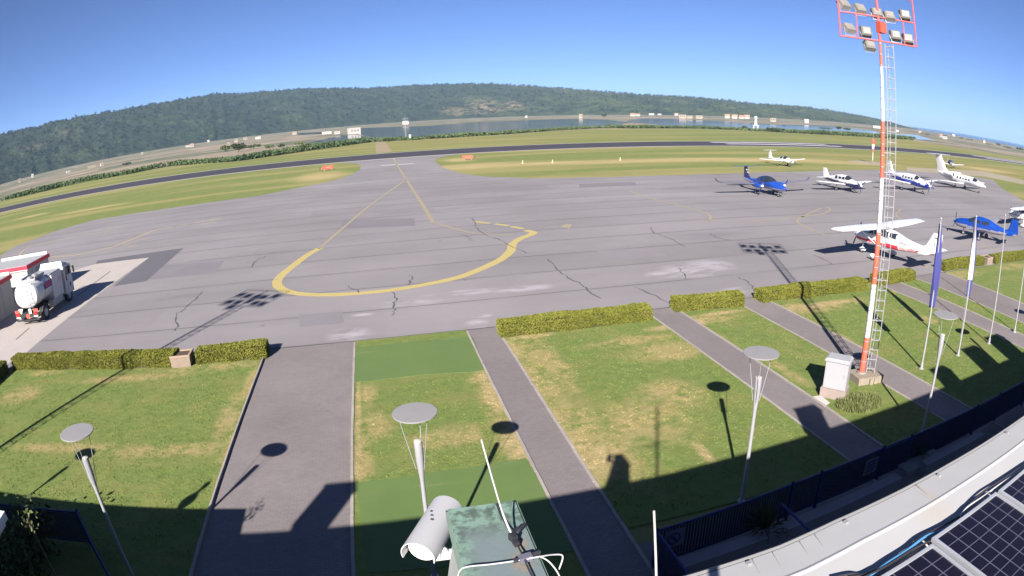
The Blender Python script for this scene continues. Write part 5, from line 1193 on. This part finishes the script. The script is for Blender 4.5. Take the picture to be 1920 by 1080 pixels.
# solar panels
def mat_pv():
    k = NT('solar_cells', .3, spec=.25)
    X = k.xyz(k.co())
    def ln(v, n, wd):
        f = k.math('FRACT', k.math('MULTIPLY', v, n)); e = k.math('MINIMUM', f, k.math('SUBTRACT', 1.0, f)); return k.smooth(e, wd*1.5, wd*.5)
    a = ln(X[0], 6/1.02, .034); b = ln(X[1], 12/1.68, .034); c = k.math('MAXIMUM', a, b)
    fine = k.math('MULTIPLY', ln(X[1], 60/1.68, .10), .10)
    bl = k.noise(1.5, detail=2)
    col = k.mix(bl, (.004,.0035,.009), (.007,.0055,.015)); col = k.mix(fine, col, (.07,.07,.10)); col = k.mix(k.math('MULTIPLY', c, .75), col, (.11,.11,.15))
    k.color(col); k.b.inputs['Coat Weight'].default_value = .15; k.b.inputs['Coat Roughness'].default_value = .05; return k.m
M_PV = mat_pv(); pv0 = None
PVX = [(3.585+1.10*i) for i in range(-3, 4)]
labs = ['solar panel far left on the roof, under the frame', 'solar panel left of the bottom edge of the picture', 'solar panel at the bottom edge left of the first wide gap', 'large solar panel in the middle of the row at the lower right', 'solar panel cut off by the right edge of the picture', 'solar panel right outside the picture', 'last solar panel of the row right outside the picture']
for i, x in enumerate(PVX):
    y = np.interp(x+.5, [2.8,3.6,4.7,5.1], [2.045,2.15,2.225,2.235]); rz = .055; lab = labs[i]
    if pv0 is None:
        t = pv0 = thing('solar_panel', lab, 'solar panel', (x, y, 7.13), rz, 'solar panels in a row on the roof')
        mb = MB(); w_, d_ = 1.055, 1.72
        for c_, s_ in (((w_/2,-.0165,0),(w_,.033,.036)), ((w_/2,-d_+.0165,0),(w_,.033,.036)), ((.0165,-d_/2,0),(.033,d_-.066,.036)), ((w_-.0165,-d_/2,0),(.033,d_-.066,.036))): mb.box(c_, s_)
        mb.build('frame', M_ALU, t, smooth=0)
        o = MB().quad((0,-1.66,0),(1.0,-1.66,0),(1.0,0,0),(0,0,0)).build('glass', M_PV, t, smooth=0, loc=(.0275,-.03,.006))
        mb = MB()
        for xx in (.25,.8): mb.box((xx,-.86,-.13), (.05,1.7,.22))
        mb.build('support', M_ALU, t, smooth=0)
    else: dup(pv0, (x, y, 7.13), rz, lab)
def cable(name, pts, r, mat, label, n=8, cat='cable', group=None): return tag(MB().tube(catmull(pts, n), r, 7).build(name, mat), label, cat, group)
zc = 6.99
def onroof(px, py, z): return gp(px, py, z)
M_CBLK = flat('cable_black', (.022,.022,.028), .6); M_CBLU = flat('cable_blue', (.05,.17,.33), .5); M_CWHT = flat('cable_pale', (.40,.40,.39), .5)
for k_, (dz, pts, lab, mt) in enumerate([
  (7.08, [(1590,1082),(1619,1078),(1640,1068),(1685,1045),(1722,1010),(1760,990),(1800,968),(1808,958),(1840,925),(1870,905),(1925,868)], 'black cable lying along the solar panels with a loose bend', M_CBLK),
  (7.10, [(1612,1086),(1660,1062),(1712,1030),(1755,1008),(1806,968),(1850,938),(1876,917),(1925,884)], 'straight black cable right along the panel frames', M_CBLK),
  (7.09, [(1625,1086),(1660,1058),(1700,1032),(1735,1006),(1760,998),(1780,990)], 'short blue cable between the two black ones', M_CBLU),
  (7.085, [(1800,968),(1815,950),(1845,930),(1875,908),(1925,874)], 'pale cable beside the black ones at the right edge', M_CWHT),
  (7.07, [(1560,1083),(1595,1076),(1618,1078),(1640,1071)], 'thin cable end curling at the bottom edge', M_CBLK)]):
    cable('roof_cable', [onroof(x, y, dz) for x, y in pts], .010 if k_ not in (2,) else .013, mt, lab, group='cables along the solar panels')

# antenna rod on the parapet, camera pole
t = thing('antenna_rod', 'thin white antenna rod standing on the parapet at the bottom edge', 'antenna', (1.47, 2.80, 7.03), 0)
MB().tube([(.03,-.01,0),(-.02,.06,.66)], [.009,.0075], 8).build('rod', M_HW, t); MB().box((.03,-.01,.02), (.08,.08,.05)).build('foot', M_GREY, t, smooth=0)
t = thing('antenna_pole', 'steel antenna pole beside the viewpoint that throws the cross shaped shadow on the lawn', 'antenna', (.66, .02, 6.86), 0)
MB().tube([(0,0,0),(0,0,4.6)], .042, 10).build('pole', M_GALV, t); MB().tube([(-.42,0,3.05),(.10,0,3.05)], .024, 8).build('cross_bar', M_GALV, t); MB().tube([(-.10,0,2.55),(.08,0,2.55)], .014, 6).build('lower_bar', M_GALV, t)

# copper topped housing with security camera
def mat_copper():
    k = NT('weathered_copper', .8, spec=.3)
    a = k.noise(6.5, detail=7, rough=.72); b = k.noise(17, detail=5, rough=.7); c3 = k.noise(2.2, detail=4)
    X = k.xyz(k.co())
    c = k.mix(k.smooth(a, .40, .60), (.066,.094,.076), (.118,.172,.142))
    edge = k.math('MAXIMUM', k.smooth(X[1], .05, .24), k.smooth(X[0], -.04, -.13))
    c = k.mix(k.math('MULTIPLY', k.smooth(c3, .38, .55), k.math('SUBTRACT', 1.0, edge)), c, (.130,.165,.170))
    c = k.mix(k.math('MULTIPLY', edge, k.smooth(b, .42, .60)), c, (.160,.250,.205))
    c = k.mix(k.math('MULTIPLY', k.smooth(b, .62, .72), .6), c, (.075,.105,.085))
    q = k.blobs([(.075,-.07,.06,.085),(.095,.03,.035,.09)], .9); c = k.mix(k.math('MULTIPLY', q, k.smooth(b, .38, .58)), c, (.24,.17,.11))
    k.color(c); k.bump(b, .004, .5); return k.m
LZ = 8.5; lf = [gp(840,955,LZ), gp(965,938,LZ), gp(1028,1080,LZ), gp(864,1080,LZ)]
cx = (lf[0].x+lf[1].x)/2; yF = (lf[0].y+lf[1].y)/2
t = thing('roof_housing', 'weathered green copper topped housing at the bottom edge with wires across it', 'roof housing', (cx, yF-.32, 6.86), 0)
mb = MB(); W2 = (lf[1].x-lf[0].x)/2
mb.prism([(-W2,-.40),(W2,-.40),(W2,.318),(-W2,.322)], 1.605, 1.64); mb.build('lid', mat_copper(), t, smooth=0)
mb = MB()
for s in (-1, 1): mb.box((s*(W2+.004),-.04,1.60), (.012,.73,.06))
mb.box((0,.326,1.60), (2*W2+.02,.012,.06)); mb.build('lid_edge', flat('copper_edge', (.14,.20,.16), .8, var=.2, vs=12), t, smooth=0)
mb = MB(); mb.rings([[(-.42,-.42,0),(.30,-.42,0),(.30,.30,0),(-.42,.30,0)], [(-W2+.02,-.36,1.60),(W2-.02,-.36,1.60),(W2-.02,.28,1.60),(-W2+.02,.28,1.60)]]); mb.build('body', flat('housing_grey', (.22,.23,.22), .7), t, smooth=0)
# the camera: housing direction from front (lower left) to back
CZ = 8.30; A_ = gp(795,1028,CZ+.02); B_ = gp(838,958,CZ+.08)
A_ = gp(793,1027,CZ); B_ = gp(834,960,CZ)
d = Vector((B_.x-A_.x, B_.y-A_.y, .02)); L = d.length; hd = math.atan2(d.y, d.x)
t = thing('security_camera', 'white bullet security camera with sun shield fixed to the left of the copper housing', 'camera', (A_.x, A_.y, CZ), hd)
def arch(y0, y1, r, zoff, t_, n=18, a0=-.35, a1=PI+.35):
    """curved sheet along local x"""
    m = MB(); rs = []
    for x in (y0, y1):
        o = [(x, r*math.cos(a0+(a1-a0)*i/n), zoff+r*.92*math.sin(a0+(a1-a0)*i/n)) for i in range(n+1)]
        o += [(x, (r-t_)*math.cos(a0+(a1-a0)*i/n), zoff+(r-t_)*.92*math.sin(a0+(a1-a0)*i/n)) for i in range(n, -1, -1)]
        rs.append(o)
    return m.rings(rs)
arch(-.06, L+.03, .076, 0, .005).build('sun_shield', flat('camera_white', (.36,.36,.37), .45, var=.03), t, smooth=40)
mb = MB(); mb.rings([[(x, r*math.cos(a), -.004+r*.92*math.sin(a)) for a in (2*PI*j/22 for j in range(22))] for x, r in ((-.012,.05),(-.010,.062),(.02,.064),(L-.02,.064),(L+.0,.05))]); mb.build('housing', flat('camera_cream', (.62,.60,.54), .4, var=.02), t, smooth=40)
MB().tube([(-.0135,0,0),(-.0125,0,0)], .040, 18).build('front_glass', flat('camera_front', (.72,.70,.62), .2), t)
for i in range(3): MB().box((L*.50+.03*i-.02, .012*i-.005, .0695-.0015*i), (.010,.014,.004)).build('vent_hole', M_DK, t, smooth=0)
wp = [gp(812,1042,CZ-.06), gp(850,1038,CZ-.07), gp(868,1034,CZ-.07)]
inv = Matrix.Rotation(-hd, 3, 'Z')
loc = [inv @ (p - Vector((A_.x, A_.y, CZ))) for p in wp]
M_CW = flat('camera_bracket', (.74,.73,.70), .4, var=.03)
MB().tube(loc, [.026,.024,.024], 12).build('arm', M_CW, t)
loc2 = [inv @ (p - Vector((A_.x, A_.y, CZ))) for p in (gp(850,1038,CZ-.075), gp(858,1060,CZ-.10), gp(866,1082,CZ-.13))]
MB().tube(loc2, .013, 8).build('brace', M_CW, t)
MB().ball(tuple(inv @ (gp(829,1036,CZ-.05) - Vector((A_.x, A_.y, CZ)))), .030, 12, 8).build('joint', M_CW, t)
# whip aerial, clamp and wires lying on the lid
zt = LZ+.012
base = gp(962,1008,zt+.02)
t = thing('whip_aerial', 'thin bent whip aerial clamped to the copper housing', 'antenna', base, 0)
tip = Vector((.285, 1.90, 8.92)); mid = Vector((.318, 1.90, 8.74)); m1 = Vector((.345, 1.885, 8.60))
MB().tube([p-base for p in catmull([base, m1, mid, tip], 6)], [.0042]*7+[.0032]*12, 6).build('whip', M_CWHT, t)
mb = MB().box((0,0,.0), (.020,.034,.03), .4); mb.box((.004,-.026,-.006), (.018,.028,.02), .2); mb.box((.014,.026,.003), (.014,.052,.018), -.75); mb.build('clamp', M_CBLK, t, smooth=0)
b2 = gp(985,1046,zt+.012); t = thing('wire_connector', 'dark cable connector block lying on the copper lid', 'connector', b2, .15)
MB().box((0,0,.0), (.048,.026,.022)).build('block', flat('connector_grey', (.11,.11,.14), .5), t, smooth=0); MB().tube([(-.045,0,0),(.060,.010,0)], .008, 8).build('gland', M_CBLK, t); 
cable('white_wire', [gp(x, y, z) for x, y, z in ((858,1082,8.44),(864,1068,8.50),(880,1062,zt+.008),(920,1058,zt+.008),(970,1051,zt+.012),(1010,1044,zt+.015),(1038,1040,8.50),(1055,1043,8.48),(1048,1068,8.44))], .0030, M_CWHT, 'white wire across the copper lid hanging over its right edge')
cable('hanging_wire', [gp(x, y, z) for x, y, z in ((1012,1043,zt+.012),(1028,1052,8.50),(1042,1068,8.47),(1052,1086,8.42))], .0029, M_CWHT, 'second white wire dropping from the connector beyond the lid')
cable('black_wire', [gp(x, y, z) for x, y, z in ((931,945,zt+.004),(940,968,zt+.005),(952,988,zt+.008),(966,1006,zt+.012),(972,1025,zt+.012),(982,1044,zt+.018),(988,1060,zt+.008),(1000,1085,zt+.006))], .0035, M_CBLK, 'black wire running down the copper lid to the connector')
cable('black_wire', [gp(x, y, z) for x, y, z in ((984,982,LZ+.035),(974,993,LZ+.04),(966,1004,LZ+.03),(964,1014,LZ+.02))], .007, M_CBLK, 'thick black wire end sticking up at the right of the lid')

# ------------------------------------------------------------------ terrace fence and things in the building shadow
M_FB = flat('fence_blue', (.007,.016,.11), .5); M_MESH = flat('fence_panel_blue', (.009,.015,.050), .6)
def run(a, b, label, h=1.12, posts=None, gate=False):
    a = Vector((*a, 0)); b = Vector((*b, 0)); L = (b-a).length; rz = math.atan2(b.y-a.y, b.x-a.x)
    t = thing('gate' if gate else 'metal_fence', label, 'gate' if gate else 'fence', a, rz, None if gate else 'blue terrace fence')
    n = posts or max(2, int(L/2.2)+1)
    for i in range(n):
        x = L*i/(n-1); MB().box((x,0,h/2+.03), (.07,.07,h+.06)).build('post', M_FB, t, smooth=0)
    for z in (h, .15): MB().box((L/2,0,z), (L,.045,.05)).build('rail', M_FB, t, smooth=0)
    mb = MB()
    if gate:
        mb.box((L/2,0,h*.55), (L-.1,.02,h*.8))
    else:
        k = int(L/.085)
        for i in range(k): mb.box((L*(i+.5)/k,0,h*.56), (.062,.016,h*.80))
    mb.build('panel', M_MESH, t, smooth=0); return t
fx = lambda p, z=1.12: tuple(gp(*p, z)[:2])
F1 = (5.32, 10.25); F2 = (9.35, 10.62); F3 = (10.4, 10.70); F4 = (13.0, 10.85); F5 = (14.35, 10.9)
run(F1, F2, 'blue fence section with a square prohibition sign at the bottom middle'); run(F2, F3, 'short blue fence section behind the lamp post foot')
run(F3, F4, 'blue fence section left of the gate on the third path'); run(F4, F5, 'blue gate at the end of the third path', gate=True, posts=2)
run(F5, (18.4, 11.0), 'blue fence section right of the gate'); run((18.4, 11.0), (20.2, 11.05), 'blue gate at the end of the fourth path', gate=True, posts=2); run((20.2, 11.05), (33, 11.4), 'blue fence section running out of the picture at the right')
run((5.32, 10.25), (5.32, 5.2), 'blue fence section returning towards the terminal at the bottom edge')
def sign(p, w, h, label, ring=True):
    t = thing('fence_sign', label, 'sign', p, .06)
    MB().box((0,0,0), (w,.015,h)).build('plate', flat('sign_white', (.11,.11,.17), .5), t, smooth=0)
    if ring:
        mb = MB(); rr = h*.34
        for i in range(24):
            a, b = 2*PI*i/24, 2*PI*(i+1)/24; mb.quad(*[(r*math.cos(x), -.0095, r*math.sin(x)) for r, x in ((rr*.78,a),(rr,a),(rr,b),(rr*.78,b))])
        mb.box((0,-.010,0), (.06,.003,.06)); 
        q = .7071*rr; mb.quad((-q-.02,-.0098,q-.02),(-q+.02,-.0098,q+.02),(q+.02,-.0098,-q+.02),(q-.02,-.0098,-q-.02)); mb.build('ring_mark', M_FB, t, smooth=0)
    else:
        mb = MB()
        for i in range(4): mb.box((0,-.010,h*(.3-.2*i)), (w*.75,.004,h*.09))
        mb.build('text_lines', M_FB, t, smooth=0)
sg = gp(1254, 998, .78); sign(Vector((sg.x, 10.22, .80)), .52, .50, 'square pale sign with a ring mark on the blue fence', True)
sign(Vector((12.45, 10.75, .72)), .55, .5, 'pale notice on the blue fence left of the gate', False)
mb = MB(); mb.prism([(5.5,9.55),(13.3,10.05),(13.3,10.40),(5.5,9.90)], .0, .42); tag(mb.build('low_wall', flat('ledge_concrete', (.20,.20,.22), .85), smooth=0), 'low pale ledge running inside the blue fence', 'wall')
mb = MB(); mb.prism([(14.6,10.1),(18.2,10.2),(18.2,10.5),(14.6,10.4)], .0, .42); tag(mb.build('low_wall', flat('ledge_concrete', (.20,.20,.22), .85), smooth=0), 'low ledge inside the fence right of the gate', 'wall')
t = thing('hand_rail', 'sloping blue hand rail from the fence towards the terminal', 'rail', (0,0,0))
a, b = gp(1465,945,1.05), gp(1527,1003,1.0)
MB().tube([a, b, b+Vector((0,-2.5,.0))], .035, 8).build('rail', M_FB, t); MB().tube([(a.x,a.y,0), a], .03, 6).build('post', M_FB, t); MB().tube([(b.x,b.y,0), b], .03, 6).build('post', M_FB, t)
def plant(c, h, n, label, name='palm_bush'):
    t = thing(name, label, 'plant', c, 0); P = []
    for i in range(n):
        a = RNG.uniform(0, 2*PI); e = RNG.uniform(.3, 1.4); L = h*RNG.uniform(.7, 1.1); d = np.array([math.cos(a)*math.cos(e), math.sin(a)*math.cos(e), math.sin(e)]); q = np.array([-math.sin(a), math.cos(a), 0])*.03
        p0 = np.array([0,0,.25]); p1 = p0+d*L*.6; p2 = p0+d*L+np.array([0,0,-.25*L*math.cos(e)]); P += [p0-q*.5, p1-q, p2, p1+q]
    cards_obj('leaves', np.array(P), M_BUSH, t); MB().tube([(0,0,0),(0,0,.35)], [.10,.08], 8).build('stem', M_BARK, t)
g = gp(1432, 990, .4); plant((g.x, g.y, 0), .9, 90, 'spiky palm bush in the dark terrace bed at the bottom right')
g = gp(1715, 850, .3); plant((g.x, g.y, 0), .8, 70, 'dark spiky bush in the terrace bed near the roof edge')
mb = MB().box((g.x,g.y,.12), (1.9,1.3,.24)); tag(mb.build('planter_bed', flat('bed_edge', (.20,.20,.21), .9), smooth=0), 'dark planting bed beside the terrace near the roof edge', 'planter')
# shaded corner at the lower left
run((-9.26, 13.09), (-6.75, 9.75), 'thin rail fence slanting down at the lower left corner', h=1.2)
run((-26, 13.3), (-9.26, 13.09), 'blue fence along the shaded lawn edge at the lower left', h=1.15)
C = np.concatenate([np.array([-11.0, y, .9]) + RNG.normal(size=(420, 3))*np.array([.42,.45,.42]) for y in (12.5, 11.6, 10.7, 9.8)]); C[:, 2] = np.maximum(C[:, 2], .05)
t = thing('shrub', 'dark dense shrub row behind the fence at the lower left corner', 'shrub', (0,0,0)); cards_obj('foliage', leaf_cards(C, .10), M_BUSH, t); MB().tube([(-11,10,0),(-11,10,.9)], .05, 6).build('stem', M_BARK, t)
c = np.array([-7.35, 8.35, 4.15]); C = c + RNG.normal(size=(60, 3))*np.array([.14,.14,.16]); t = thing('shrub', 'small sunlit shoots beside the white roof corner at the left edge', 'shrub', (0,0,0)); cards_obj('foliage', leaf_cards(C, .05), M_BUSHL, t); MB().tube([(-7.3,8.4,0),(-7.35,8.35,4.1)], .03, 6).build('stem', M_BARK, t)
